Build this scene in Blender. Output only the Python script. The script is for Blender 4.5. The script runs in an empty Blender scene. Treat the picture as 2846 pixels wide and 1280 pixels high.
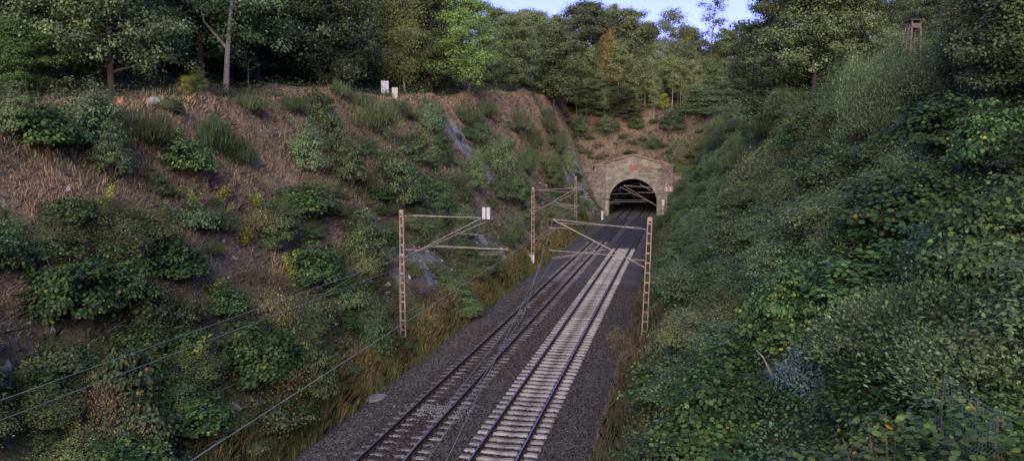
import bpy, math, random
import numpy as np
PI = math.pi
random.seed(7)
rng = np.random.default_rng(7)
sc = bpy.context.scene
COL = sc.collection

# ------------------------------------------------------------------ camera model
F = 2100.0; TH = math.radians(12.2); PH = math.atan(190/2100); CZ = 9.9
K = 2846/2576.0
def ray(px, py):
    r = (px-1423)/F; u = (640-py)/F
    fy = math.cos(PH)+u*math.sin(PH); fz = -math.sin(PH)+u*math.cos(PH)
    return (r*math.cos(TH)-fy*math.sin(TH), r*math.sin(TH)+fy*math.cos(TH), fz)
def PY(px, py, Y):
    x, y, w = ray(px, py); t = Y/y
    return np.array((x*t, Y, CZ+w*t))
def PZ(px, py, z=0.0):
    x, y, w = ray(px, py); t = (z-CZ)/w
    return np.array((x*t, y*t, z))

# ------------------------------------------------------------------ noise
def _h(i, j, s):
    v = np.sin(i*127.1+j*311.7+s*74.7)*43758.5453
    return v-np.floor(v)
def vnoise(x, y, s=0):
    x = np.asarray(x, float); y = np.asarray(y, float)
    i = np.floor(x); j = np.floor(y); fx = x-i; fy = y-j
    fx = fx*fx*(3-2*fx); fy = fy*fy*(3-2*fy)
    a = _h(i, j, s); b = _h(i+1, j, s); c = _h(i, j+1, s); d = _h(i+1, j+1, s)
    return (a+(b-a)*fx)*(1-fy)+(c+(d-c)*fx)*fy
def fbm(x, y, s=0, o=4):
    r = 0; a = .5; f = 1
    for k in range(o):
        r = r+a*(vnoise(x*f, y*f, s+k)-.5)*2; a *= .5; f *= 2.03
    return r

# ------------------------------------------------------------------ terrain height
TOE_L = 13.1; TOE_R = 1.9; YP = 145.5; XP = -7.95
YL = [-30, 0, 28, 38, 52, 84, 120, 150, 200]
XCL = [26, 26, 25.4, 26, 26.8, 25.6, 24.5, 24, 24]
ZCL = [11.0, 11.3, 11.6, 13.2, 14.6, 16.8, 20.5, 23.5, 30]
def H(X, Y, noise=True):
    X = np.asarray(X, float); Y = np.asarray(Y, float)
    Yw = Y
    xc = np.interp(Yw, YL, XCL); zc = np.interp(Yw, YL, ZCL)
    u = -X-TOE_L; t = np.clip(u/(xc-TOE_L), 0, 1)
    hl = np.where(u > 0, zc*(0.82*t+0.36*t*t-0.18*t**3), 0)+np.where(t >= 1, (u-(xc-TOE_L))*0.10, 0)
    s = np.interp(Yw, [0, 20, 35, 45, 80, 140, 160], [.88, .88, .92, 1.05, 1.35, 1.75, 1.8])
    v = X+TOE_R; crest = np.interp(Yw, [0, 30, 60, 140], [16.5, 15.5, 15.0, 17.0])
    uc = crest/s
    hr = np.where(v > 0, s*np.minimum(v, uc), 0)+np.where(v > uc, (v-uc)*0.28, 0)
    bank = np.maximum(hl, hr)
    far = np.clip((Y-YP-1)/0.1, 0, 1)
    d = Y-(YP+1)
    hill = np.where(d < 0, 0, 8.9+np.where(d < 13, .90*d, 11.7+.26*(d-13)))
    hill = np.minimum(hill, 36+0.02*np.maximum(d, 0))
    hill = hill*far
    z = np.maximum(bank, hill)
    z = np.minimum(z, 60)
    if noise:
        w = np.clip(z/2.0, 0, 1)
        n = fbm(X*.16, Y*.16, 3, 3)*1.3+fbm(X*.8, Y*.8, 9, 3)*.32
        z = z+n*w
        rk = rockmask(X, Y)
        ridg = np.abs(fbm(Y*.7+z*.08, z*.35, 21, 4))
        z = z+rk*w*(ridg*1.6-.5)
    z = np.where((X > -13.1) & (X < -1.9) & (Y < YP+1), -0.42, z-0.30*(1-np.clip(z/.6, 0, 1)))
    return z
ROCKS = [(-21.9, 78.2, 3.4, 2.9), (-20.0, 81.2, 2.6, 2.4), (-16.3, 128, 3.0, 9), (-18.5, 139, 3.2, 7), (-15.4, 62, 1.3, 5), (-15.9, 47, 2.0, 7)]
def rockmask(X, Y):
    m = np.zeros(np.broadcast(X, Y).shape)
    for (cx, cy, rx, ry) in ROCKS:
        m = np.maximum(m, np.clip(1.5-1.4*np.sqrt(((X-cx)/rx)**2+((Y-cy)/ry)**2), 0, 1))
    return m
def hit(px, py, tmin=5.0):
    x, y, w = ray(px, py)
    t = np.linspace(tmin, 330, 6500)
    X = x*t; Y = y*t; Z = CZ+w*t
    g = H(X, Y)
    k = np.argmax(Z < g)
    if not (Z[k] < g[k]): k = len(t)-1
    return np.array((X[k], Y[k], g[k]))
def dist(p):
    return -p[0]*math.sin(TH)+p[1]*math.cos(TH)

# ------------------------------------------------------------------ materials
def newmat(name):
    m = bpy.data.materials.new(name); m.use_nodes = True
    nt = m.node_tree; b = nt.nodes['Principled BSDF']
    return m, nt, b
def lk(nt, a, b): nt.links.new(a, b)
def noise_node(nt, scale, detail=6, rough=.6, coord='Object', vec=None):
    n = nt.nodes.new('ShaderNodeTexNoise'); n.inputs['Scale'].default_value = scale
    n.inputs['Detail'].default_value = detail; n.inputs['Roughness'].default_value = rough
    if vec is None:
        t = nt.nodes.new('ShaderNodeTexCoord'); vec = t.outputs[coord]
    lk(nt, vec, n.inputs['Vector'])
    return n
def ramp(nt, fac, stops):
    r = nt.nodes.new('ShaderNodeValToRGB'); e = r.color_ramp.elements
    while len(e) < len(stops): e.new(.5)
    for k, (p, c) in enumerate(stops):
        e[k].position = p; e[k].color = (c[0], c[1], c[2], 1) if hasattr(c, '__len__') else (c, c, c, 1)
    lk(nt, fac, r.inputs['Fac']); return r
def bump(nt, b, h, strength=.5, dist_=.02):
    n = nt.nodes.new('ShaderNodeBump'); n.inputs['Strength'].default_value = strength
    n.inputs['Distance'].default_value = dist_
    lk(nt, h, n.inputs['Height']); lk(nt, n.outputs['Normal'], b.inputs['Normal'])
def mottled(name, c1, c2, scale=6, rough=.8, metal=0, bs=.3, bd=.01, lo=.35, hi=.65):
    m, nt, b = newmat(name)
    n = noise_node(nt, scale)
    r = ramp(nt, n.outputs['Fac'], [(lo, c1), (hi, c2)])
    lk(nt, r.outputs['Color'], b.inputs['Base Color'])
    b.inputs['Roughness'].default_value = rough; b.inputs['Metallic'].default_value = metal
    n2 = noise_node(nt, scale*6); bump(nt, b, n2.outputs['Fac'], bs, bd)
    return m
def leafmat(name, trans=.22, rough=.55, gain=1.0, spec=.3):
    m, nt, b = newmat(name)
    a = nt.nodes.new('ShaderNodeAttribute'); a.attribute_name = 'Col'
    oi = nt.nodes.new('ShaderNodeObjectInfo')
    hs = nt.nodes.new('ShaderNodeHueSaturation')
    mr = nt.nodes.new('ShaderNodeMapRange'); mr.inputs[3].default_value = .480; mr.inputs[4].default_value = .520
    lk(nt, oi.outputs['Random'], mr.inputs[0]); lk(nt, mr.outputs[0], hs.inputs['Hue'])
    mm = nt.nodes.new('ShaderNodeMath'); mm.operation = 'MULTIPLY'; mm.inputs[1].default_value = 7.31
    fr = nt.nodes.new('ShaderNodeMath'); fr.operation = 'FRACT'
    lk(nt, oi.outputs['Random'], mm.inputs[0]); lk(nt, mm.outputs[0], fr.inputs[0])
    mv = nt.nodes.new('ShaderNodeMapRange'); mv.inputs[3].default_value = .62*gain; mv.inputs[4].default_value = 1.38*gain
    lk(nt, fr.outputs[0], mv.inputs[0]); lk(nt, mv.outputs[0], hs.inputs['Value'])
    lk(nt, a.outputs['Color'], hs.inputs['Color'])
    lk(nt, hs.outputs['Color'], b.inputs['Base Color'])
    b.inputs['Roughness'].default_value = rough
    b.inputs['Specular IOR Level'].default_value = spec
    tr = nt.nodes.new('ShaderNodeBsdfTranslucent'); mx = nt.nodes.new('ShaderNodeMixShader')
    lk(nt, hs.outputs['Color'], tr.inputs['Color'])
    mx.inputs[0].default_value = trans
    out = nt.nodes['Material Output']
    lk(nt, b.outputs[0], mx.inputs[1]); lk(nt, tr.outputs[0], mx.inputs[2]); lk(nt, mx.outputs[0], out.inputs['Surface'])
    return m
M = {}
M['leaf'] = leafmat('leaf', .25, .55, 1.7)
M['grass'] = leafmat('grass_blade', .15, .7, 1.35)
M['bark'] = mottled('bark', (.045, .036, .03), (.12, .10, .085), 14, .9, 0, .8, .03)
M['pinebark'] = mottled('pale_bark', (.30, .235, .19), (.50, .41, .35), 9, .9, 0, .8, .03)
M['birchbark'] = mottled('birch_bark', (.16, .15, .12), (.42, .41, .36), 5, .8, 0, .4, .02, .4, .55)
M['deadwood'] = mottled('dead_wood', (.13, .12, .11), (.30, .275, .25), 9, .9, 0, .5, .02)
M['twig'] = mottled('twig', (.05, .038, .03), (.14, .115, .10), 9, .9)
M['mast'] = mottled('mast_paint', (.19, .122, .098), (.36, .255, .21), 3.5, .75, 0, .3, .004)
M['mastgrey'] = mottled('mast_lower_paint', (.14, .10, .085), (.27, .215, .185), 6, .8, 0, .3, .004)
M['tube'] = mottled('cantilever_tube', (.16, .135, .115), (.31, .28, .24), 5, .5, .2, .1, .002)
M['insulator'] = mottled('grey_brown_insulator', (.12, .10, .095), (.22, .19, .18), 8, .35)
M['wire'] = mottled('wire', (.16, .20, .18), (.28, .32, .28), 2, .6, .2, 0, .001)
M['railside'] = mottled('rail_rust', (.022, .014, .012), (.06, .035, .028), 9, .75, .2)
M['railtop'] = mottled('rail_running_surface', (.24, .24, .26), (.40, .40, .42), 3, .40, .8, .05, .001)
M['railtopdull'] = mottled('dull_rail_top', (.12, .11, .12), (.26, .25, .28), 3, .4, .7, .05, .001)
M['white'] = mottled('white_panel', (.55, .56, .60), (.72, .73, .78), 2, .6)
M['cream'] = mottled('cream_panel', (.42, .42, .36), (.58, .57, .50), 3, .7)
M['greybox'] = mottled('grey_cabinet', (.34, .34, .36), (.48, .48, .50), 4, .6)
M['dark'] = mottled('dark_metal', (.02, .02, .02), (.05, .045, .045), 5, .6)
M['concrete'] = mottled('weathered_concrete', (.13, .12, .11), (.27, .255, .24), 4, .9, 0, .5, .02)
M['darkslab'] = mottled('rubber_panel', (.018, .016, .021), (.036, .032, .042), 3, .75, 0, .4, .01)
M['wood'] = mottled('old_wood', (.09, .07, .055), (.2, .17, .14), 7, .9)
M['stump'] = mottled('cut_wood', (.30, .13, .06), (.45, .22, .11), 9, .85)
M['stone'] = mottled('pale_stone', (.12, .12, .115), (.26, .26, .25), 3, .9, 0, .6, .03)
M['rust'] = mottled('red_rust', (.2, .06, .035), (.35, .13, .08), 8, .85)
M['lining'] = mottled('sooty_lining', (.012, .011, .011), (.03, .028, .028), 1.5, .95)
M['fencewire'] = mottled('fence_wire', (.10, .14, .14), (.2, .26, .26), 4, .6, .3)
M['redstone'] = None

def sleepermat(name, c1, c2, c3):
    m, nt, b = newmat(name)
    oi = nt.nodes.new('ShaderNodeObjectInfo')
    n = noise_node(nt, 9); n3 = noise_node(nt, 2.2, 4)
    r = ramp(nt, n.outputs['Fac'], [(.35, c1), (.65, c2)])
    mx = nt.nodes.new('ShaderNodeMix'); mx.data_type = 'RGBA'
    r3 = ramp(nt, n3.outputs['Fac'], [(.48, 0), (.68, 1)])
    lk(nt, r3.outputs['Color'], mx.inputs[0]); lk(nt, r.outputs['Color'], mx.inputs[6]); mx.inputs[7].default_value = (*c3, 1)
    hs = nt.nodes.new('ShaderNodeHueSaturation'); mv = nt.nodes.new('ShaderNodeMapRange')
    mv.inputs[3].default_value = .72; mv.inputs[4].default_value = 1.18
    lk(nt, oi.outputs['Random'], mv.inputs[0]); lk(nt, mv.outputs[0], hs.inputs['Value'])
    lk(nt, mx.outputs[2], hs.inputs['Color']); lk(nt, hs.outputs['Color'], b.inputs['Base Color'])
    b.inputs['Roughness'].default_value = .9
    bump(nt, b, n.outputs['Fac'], .3, .01)
    return m
M['sleeper_r'] = sleepermat('concrete_sleeper', (.22, .208, .20), (.34, .328, .32), (.12, .105, .095))
M['sleeper_l'] = sleepermat('dirty_sleeper', (.14, .13, .122), (.25, .235, .225), (.085, .076, .072))

def brickmat(name, c1, c2, mortar, bw, bh, ms, rough_noise=.5):
    m, nt, b = newmat(name)
    t = nt.nodes.new('ShaderNodeTexCoord'); sp = nt.nodes.new('ShaderNodeSeparateXYZ'); cb = nt.nodes.new('ShaderNodeCombineXYZ')
    lk(nt, t.outputs['Object'], sp.inputs[0])
    ad = nt.nodes.new('ShaderNodeMath'); ad.operation = 'ADD'
    lk(nt, sp.outputs[0], ad.inputs[0]); lk(nt, sp.outputs[1], ad.inputs[1])
    wn = noise_node(nt, 1.6, 3); wob = nt.nodes.new('ShaderNodeMath'); wob.operation = 'MULTIPLY_ADD'
    wob.inputs[1].default_value = .10; lk(nt, wn.outputs['Fac'], wob.inputs[0]); lk(nt, sp.outputs[2], wob.inputs[2])
    lk(nt, ad.outputs[0], cb.inputs[0]); lk(nt, wob.outputs[0], cb.inputs[1])
    br = nt.nodes.new('ShaderNodeTexBrick'); br.inputs['Scale'].default_value = 1
    br.inputs['Brick Width'].default_value = bw; br.inputs['Row Height'].default_value = bh
    br.inputs['Mortar Size'].default_value = ms; br.inputs['Bias'].default_value = 0
    br.inputs['Color1'].default_value = (*c1, 1); br.inputs['Color2'].default_value = (*c2, 1); br.inputs['Mortar'].default_value = (*mortar, 1)
    lk(nt, cb.outputs[0], br.inputs['Vector'])
    n = noise_node(nt, .55, 7, .65); r = ramp(nt, n.outputs['Fac'], [(.3, .55), (.7, 1.25)])
    n5 = noise_node(nt, 5, 5, .65); r5 = ramp(nt, n5.outputs['Fac'], [(.3, .75), (.7, 1.2)])
    mx = nt.nodes.new('ShaderNodeMix'); mx.data_type = 'RGBA'; mx.blend_type = 'MULTIPLY'; mx.inputs[0].default_value = 1
    lk(nt, br.outputs['Color'], mx.inputs[6]); lk(nt, r.outputs['Color'], mx.inputs[7])
    mx2 = nt.nodes.new('ShaderNodeMix'); mx2.data_type = 'RGBA'; mx2.blend_type = 'MULTIPLY'; mx2.inputs[0].default_value = 1
    lk(nt, mx.outputs[2], mx2.inputs[6]); lk(nt, r5.outputs['Color'], mx2.inputs[7])
    lk(nt, mx2.outputs[2], b.inputs['Base Color']); b.inputs['Roughness'].default_value = .9
    bump(nt, b, br.outputs['Fac'], -.6, .04)
    return m
M['ashlar'] = brickmat('buff_ashlar', (.30, .275, .215), (.16, .142, .112), (.11, .10, .082), 1.15, .42, .022)
M['rubble'] = brickmat('red_rubble', (.29, .225, .195), (.155, .123, .106), (.09, .078, .072), .48, .30, .035)
M['coping'] = brickmat('red_coping', (.30, .19, .155), (.22, .145, .12), (.12, .09, .08), 1.2, 2.0, .03)
M['ring'] = brickmat('arch_stone', (.32, .295, .245), (.21, .19, .158), (.14, .125, .105), .5, .5, .02)
M['plaque'] = mottled('red_plaque', (.17, .07, .055), (.26, .12, .095), 3, .85)

# terrain material: attribute Zone = (green, dry, rock)
def terrainmat():
    m, nt, b = newmat('bank_soil')
    a = nt.nodes.new('ShaderNodeAttribute'); a.attribute_name = 'Zone'
    sp = nt.nodes.new('ShaderNodeSeparateColor'); lk(nt, a.outputs['Color'], sp.inputs[0])
    n1 = noise_node(nt, .9, 8, .7); n2 = noise_node(nt, 5, 8, .75); n3 = noise_node(nt, 22, 5, .7)
    base = ramp(nt, n2.outputs['Fac'], [(.3, (.10, .078, .056)), (.48, (.185, .148, .107)), (.7, (.31, .255, .19))])
    green = ramp(nt, n2.outputs['Fac'], [(.3, (.04, .052, .024)), (.55, (.08, .095, .042)), (.75, (.13, .125, .06))])
    dry = ramp(nt, n2.outputs['Fac'], [(.3, (.17, .118, .078)), (.5, (.30, .215, .145)), (.72, (.44, .33, .225))])
    t = nt.nodes.new('ShaderNodeTexCoord'); mp = nt.nodes.new('ShaderNodeMapping'); mp.inputs['Scale'].default_value = (1.2, 1.2, .28)
    mp.inputs['Rotation'].default_value = (.25, .3, 0)
    lk(nt, t.outputs['Object'], mp.inputs[0])
    nr = noise_node(nt, 1.7, 10, .75, vec=mp.outputs[0])
    rock = ramp(nt, nr.outputs['Fac'], [(.36, (.06, .057, .06)), (.48, (.19, .183, .19)), (.57, (.33, .32, .33)), (.66, (.13, .12, .12))])
    def mixby(fac, A, B, lo, hi):
        s = nt.nodes.new('ShaderNodeMath'); s.operation = 'ADD'; lk(nt, fac, s.inputs[0])
        q = nt.nodes.new('ShaderNodeMath'); q.operation = 'MULTIPLY_ADD'; q.inputs[1].default_value = 1.1; q.inputs[2].default_value = -.55
        lk(nt, n1.outputs['Fac'], q.inputs[0]); lk(nt, q.outputs[0], s.inputs[1])
        r = ramp(nt, s.outputs[0], [(lo, 0), (hi, 1)])
        x = nt.nodes.new('ShaderNodeMix'); x.data_type = 'RGBA'
        lk(nt, r.outputs['Color'], x.inputs[0]); lk(nt, A, x.inputs[6]); lk(nt, B, x.inputs[7]); return x.outputs[2]
    c = mixby(sp.outputs[1], base.outputs['Color'], dry.outputs['Color'], .35, .6)
    c = mixby(sp.outputs[0], c, green.outputs['Color'], .35, .6)
    c = mixby(sp.outputs[2], c, rock.outputs['Color'], .4, .55)
    r3 = ramp(nt, n3.outputs['Fac'], [(.3, .6), (.7, 1.3)])
    mx = nt.nodes.new('ShaderNodeMix'); mx.data_type = 'RGBA'; mx.blend_type = 'MULTIPLY'; mx.inputs[0].default_value = 1
    lk(nt, c, mx.inputs[6]); lk(nt, r3.outputs['Color'], mx.inputs[7])
    lk(nt, mx.outputs[2], b.inputs['Base Color']); b.inputs['Roughness'].default_value = .95
    b.inputs['Specular IOR Level'].default_value = .15
    hh = nt.nodes.new('ShaderNodeMath'); hh.operation = 'ADD'; lk(nt, n2.outputs['Fac'], hh.inputs[0]); lk(nt, nr.outputs['Fac'], hh.inputs[1])
    bump(nt, b, hh.outputs[0], .9, .18)
    return m
M['terrain'] = terrainmat()
def ballastmat():
    m, nt, b = newmat('ballast')
    t = nt.nodes.new('ShaderNodeTexCoord')
    v = nt.nodes.new('ShaderNodeTexVoronoi'); v.inputs['Scale'].default_value = 17; lk(nt, t.outputs['Object'], v.inputs['Vector'])
    sp = nt.nodes.new('ShaderNodeSeparateColor'); lk(nt, v.outputs['Color'], sp.inputs[0])
    r = ramp(nt, sp.outputs[0], [(0, (.024, .0225, .0225)), (.55, (.056, .054, .054)), (1, (.12, .116, .115))])
    n = noise_node(nt, .35, 6, .6); r2 = ramp(nt, n.outputs['Fac'], [(.35, (.72, .64, .60)), (.62, (1.12, 1.10, 1.18))])
    sx = nt.nodes.new('ShaderNodeSeparateXYZ'); lk(nt, t.outputs['Object'], sx.inputs[0])
    mx = nt.nodes.new('ShaderNodeMix'); mx.data_type = 'RGBA'; mx.blend_type = 'MULTIPLY'; mx.inputs[0].default_value = 1
    lk(nt, r.outputs['Color'], mx.inputs[6]); lk(nt, r2.outputs['Color'], mx.inputs[7])
    lk(nt, mx.outputs[2], b.inputs['Base Color']); b.inputs['Roughness'].default_value = .95
    bump(nt, b, v.outputs['Distance'], -1, .05)
    return m
M['ballast'] = ballastmat()
M['stones'] = leafmat('gravel_stone', 0, .95, 1.0, .2)

# ------------------------------------------------------------------ mesh helpers
def link(name, me, mat, parent=None):
    o = bpy.data.objects.new(name, me); COL.objects.link(o)
    if mat is not None and len(me.materials) == 0: me.materials.append(mat)
    if parent is not None: o.parent = parent
    return o
def tag(o, label, cat, group=None, kind=None):
    if label: o['label'] = label
    if cat: o['category'] = cat
    if group: o['group'] = group
    if kind: o['kind'] = kind
    return o
def thing(name, label, cat, loc=(0, 0, 0), rz=0, group=None):
    o = bpy.data.objects.new(name, None); COL.objects.link(o); o.location = loc; o.rotation_euler = (0, 0, rz)
    o.empty_display_size = .2
    return tag(o, label, cat, group)
def poly_mesh(name, V, C=None, mat=None):
    """V (n,k,3): n separate k-gons; C (n,3) colours"""
    V = np.ascontiguousarray(V, dtype=np.float32); n, k, _ = V.shape
    me = bpy.data.meshes.new(name)
    me.vertices.add(n*k); me.vertices.foreach_set('co', V.ravel())
    me.loops.add(n*k); me.loops.foreach_set('vertex_index', np.arange(n*k, dtype=np.int32))
    me.polygons.add(n); me.polygons.foreach_set('loop_start', np.arange(0, n*k, k, dtype=np.int32))
    me.polygons.foreach_set('loop_total', np.full(n, k, dtype=np.int32))
    if C is not None:
        a = me.attributes.new('Col', 'FLOAT_COLOR', 'POINT')
        c = np.ones((n, k, 4), np.float32); c[:, :, :3] = np.asarray(C)[:, None, :]
        a.data.foreach_set('color', c.ravel())
    me.update(); me.validate()
    if mat: me.materials.append(mat)
    return me
class MB:
    def __init__(s): s.v = []; s.f = []
    def add(s, v, f):
        o = len(s.v); s.v += [tuple(map(float, p)) for p in v]; s.f += [tuple(i+o for i in q) for q in f]; return s
    def box(s, c, d, R=None):
        c = np.array(c, float); d = np.array(d, float)/2
        P = [np.array((x, y, z))*d for z in (-1, 1) for y in (-1, 1) for x in (-1, 1)]
        if R is not None: P = [R@p for p in P]
        return s.add([c+p for p in P], [(0, 2, 3, 1), (4, 5, 7, 6), (0, 1, 5, 4), (2, 6, 7, 3), (0, 4, 6, 2), (1, 3, 7, 5)])
    def hexa(s, P): return s.add(P, [(0, 2, 3, 1), (4, 5, 7, 6), (0, 1, 5, 4), (2, 6, 7, 3), (0, 4, 6, 2), (1, 3, 7, 5)])
    def tube(s, pts, rad, n=6, cap=True):
        pts = [np.array(p, float) for p in pts]; m = len(pts)
        if not hasattr(rad, '__len__'): rad = [rad]*m
        V = []
        ref = None
        for i in range(m):
            t = pts[min(i+1, m-1)]-pts[max(i-1, 0)]; t = t/(np.linalg.norm(t)+1e-9)
            if ref is None: ref = np.array((0, 0, 1.)) if abs(t[2]) < .9 else np.array((1., 0, 0))
            a = np.cross(t, ref); a /= np.linalg.norm(a)+1e-9; b = np.cross(t, a); ref = -b if False else ref
            for j in range(n):
                q = 2*PI*j/n; V.append(pts[i]+rad[i]*(math.cos(q)*a+math.sin(q)*b))
        Fs = []
        for i in range(m-1):
            for j in range(n):
                k = (j+1) % n; Fs.append((i*n+j, i*n+k, (i+1)*n+k, (i+1)*n+j))
        if cap: Fs.append(tuple(range(n))); Fs.append(tuple(range((m-1)*n, m*n))[::-1])
        return s.add(V, Fs)
    def mesh(s, name, mat=None, smooth=False, bev=0):
        me = bpy.data.meshes.new(name); me.from_pydata(s.v, [], s.f); me.update()
        if mat: me.materials.append(mat)
        if smooth: me.shade_smooth()
        return me
    def build(s, name, mat, parent=None, smooth=False):
        return link(name, s.mesh(name, mat, smooth), mat, parent)

# ------------------------------------------------------------------ world, sun, camera
w = bpy.data.worlds.new('World'); sc.world = w; w.use_nodes = True
nt = w.node_tree; bg = nt.nodes['Background']
sky = nt.nodes.new('ShaderNodeTexSky'); sky.sky_type = 'NISHITA'; sky.sun_disc = False
SUN_EL = math.radians(9); SUN_ROT = math.radians(174)
sky.sun_elevation = SUN_EL; sky.sun_rotation = SUN_ROT
sky.air_density = 1.0; sky.dust_density = .6; sky.ozone_density = 3.5
tint = nt.nodes.new('ShaderNodeMix'); tint.data_type = 'RGBA'; tint.blend_type = 'MULTIPLY'; tint.inputs[0].default_value = 1
tint.inputs[7].default_value = (1.56, .955, 1.56, 1)
lk(nt, sky.outputs[0], tint.inputs[6]); lk(nt, tint.outputs[2], bg.inputs['Color']); bg.inputs['Strength'].default_value = .15
sd = bpy.data.lights.new('sun', 'SUN'); sd.energy = 2.35; sd.angle = math.radians(46); sd.color = (1, .92, .70)
so = bpy.data.objects.new('sun', sd); COL.objects.link(so)
az = SUN_ROT
# soft glow of the sky behind the viewer
from mathutils import Vector
sdir = Vector((math.sin(az)*math.cos(math.radians(28)), math.cos(az)*math.cos(math.radians(28)), math.sin(math.radians(28))))
so.rotation_euler = sdir.to_track_quat('Z', 'Y').to_euler()
cd = bpy.data.cameras.new('camera'); cam = bpy.data.objects.new('camera', cd); COL.objects.link(cam)
cam.location = (0, 0, CZ); cam.rotation_euler = (PI/2-PH, 0, TH)
cd.sensor_width = 36; cd.lens = 36*F/2846; cd.clip_end = 3000; cd.clip_start = .1
sc.camera = cam
sc.view_settings.view_transform = 'Standard'; sc.view_settings.look = 'None'
sc.view_settings.exposure = 0.85; sc.view_settings.gamma = 1
sc.cycles.max_bounces = 6; sc.cycles.diffuse_bounces = 3; sc.cycles.transmission_bounces = 3; sc.cycles.transparent_max_bounces = 4

# ------------------------------------------------------------------ terrain zones
def D(x, y): return (x*K, y*K)
ZB = {'g': [], 'd': []}
def blob(kind, x, y, rpx):
    p = hit(*D(x, y)); r = rpx*K*dist(p)/F
    ZB[kind].append((p[0], p[1], p[2], r))
for b in [(720, 245, 80), (640, 255, 70), (800, 250, 45), (500, 265, 60), (690, 300, 55), (650, 370, 60), (690, 420, 50), (870, 320, 45), (940, 395, 55), (960, 440, 40), (850, 360, 30),
          (80, 470, 70), (120, 430, 50), (390, 400, 35), (350, 380, 40), (170, 480, 50), (1100, 262, 50), (1040, 250, 40), (1290, 225, 40), (1300, 260, 40), (1260, 310, 35), (1290, 330, 30), (1130, 300, 25),
          (700, 655, 22), (690, 730, 18), (700, 690, 15), (590, 300, 40), (560, 250, 40), (1440, 305, 40), (1580, 310, 40), (1480, 290, 30), (1050, 300, 30), (60, 520, 40), (1060, 860, 45), (950, 960, 50), (1200, 765, 40), (1290, 690, 30)]:
    blob('d', *b)
for b in [(200, 320, 150), (60, 320, 120), (350, 330, 90), (540, 240, 30), (880, 235, 60), (960, 245, 50), (450, 245, 50), (1100, 320, 40), (1200, 300, 60), (1320, 360, 60), (1200, 420, 80), (1100, 480, 80), (700, 240, 10),
          (1300, 500, 60), (1390, 470, 60), (730, 1090, 90), (850, 980, 60), (620, 1120, 90), (1000, 930, 60), (1250, 720, 60), (1350, 660, 50), (250, 720, 140), (480, 1000, 150), (300, 1000, 150), (1550, 380, 40), (1700, 350, 60), (1500, 380, 30), (900, 480, 50),(850, 700, 60)]:
    blob('g', *b)
def zones(X, Y, Z):
    g = np.zeros(X.shape); d = np.zeros(X.shape)
    for (bx, by, bz, r) in ZB['g']:
        q = np.sqrt((X-bx)**2+(Y-by)**2+(Z-bz)**2)/max(r, .4); g = np.maximum(g, np.clip(1.25-.75*q, 0, 1))
    for (bx, by, bz, r) in ZB['d']:
        q = np.sqrt((X-bx)**2+(Y-by)**2+(Z-bz)**2)/max(r, .4); d = np.maximum(d, np.clip(1.25-.75*q, 0, 1))
    right = np.clip((X+2.5)/1.5, 0, 1)*(Y < 150); g = np.maximum(g, right*.85); d = d*(1-right)
    top = (X < -30) & (Y < 146); g = np.where(top, .3, g)
    hill2 = (Y > 175); g = np.where(hill2, .7, g)
    rk = rockmask(X, Y)*(Z > .7)*(Z < 14.5)
    low = np.clip((7.5-Z)/4, 0, 1)*(X < -13)*(Y < 70); g = np.maximum(g, low*.55)
    up = np.clip((Z-5.5)/3.5, 0, 1)*(X < -13)*(X > -29)*(Y < 146); d = np.maximum(d, up*.42); g = np.where((Y > 147) & (Y <= 175), .12+.5*vnoise(X*.22, Y*.22, 14), g)
    return g, d, rk

# ------------------------------------------------------------------ terrain mesh
xs = np.concatenate([np.linspace(-600, -80, 14, endpoint=False), np.arange(-80, -50, 1.5), np.arange(-50, -13.1, .33), [-13.1, -13.09], np.arange(-12.9, -2.0, 1.0), [-1.91, -1.9], np.arange(-1.6, 30, .33), np.arange(30, 70, 1.5), np.linspace(72, 600, 14)])
ys = np.concatenate([np.linspace(-300, -10, 6, endpoint=False), np.arange(-10, 146.5, .36), [146.49, 146.6, 146.9], np.arange(147.5, 185, .5), np.arange(186, 260, 2.), np.linspace(264, 900, 20)])
XX, YY = np.meshgrid(xs, ys)
ZZ = H(XX, YY)
nx, ny = len(xs), len(ys)
verts = np.stack([XX, YY, ZZ], -1).reshape(-1, 3)
idx = np.arange(nx*ny).reshape(ny, nx)
q = np.stack([idx[:-1, :-1], idx[:-1, 1:], idx[1:, 1:], idx[1:, :-1]], -1)
# leave the tunnel mouth open under the hill sheet
xc_ = (XX[:-1, :-1]+XX[:-1, 1:])/2; y0_ = YY[:-1, :-1]; y1_ = YY[1:, :-1]
keep = ~((xc_ > XP-5.3) & (xc_ < XP+5.3) & (y0_ >= 146.3) & (y1_ <= 147.6) & ((ZZ[:-1, :-1] < 6.8)))
q = q[keep]
me = bpy.data.meshes.new('terrain'); me.vertices.add(len(verts)); me.vertices.foreach_set('co', verts.astype(np.float32).ravel())
me.loops.add(q.size); me.loops.foreach_set('vertex_index', q.astype(np.int32).ravel())
me.polygons.add(len(q)); me.polygons.foreach_set('loop_start', np.arange(0, q.size, 4, dtype=np.int32)); me.polygons.foreach_set('loop_total', np.full(len(q), 4, dtype=np.int32))
g, d, rk = zones(XX.ravel(), YY.ravel(), ZZ.ravel())
a = me.attributes.new('Zone', 'FLOAT_COLOR', 'POINT'); c = np.ones((len(verts), 4), np.float32); c[:, 0] = g; c[:, 1] = d; c[:, 2] = rk
a.data.foreach_set('color', c.ravel()); me.update(); me.validate(); me.shade_smooth()
tag(link('terrain', me, M['terrain']), 'brown and green cutting banks on both sides of the railway', 'ground', kind='structure')

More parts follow.
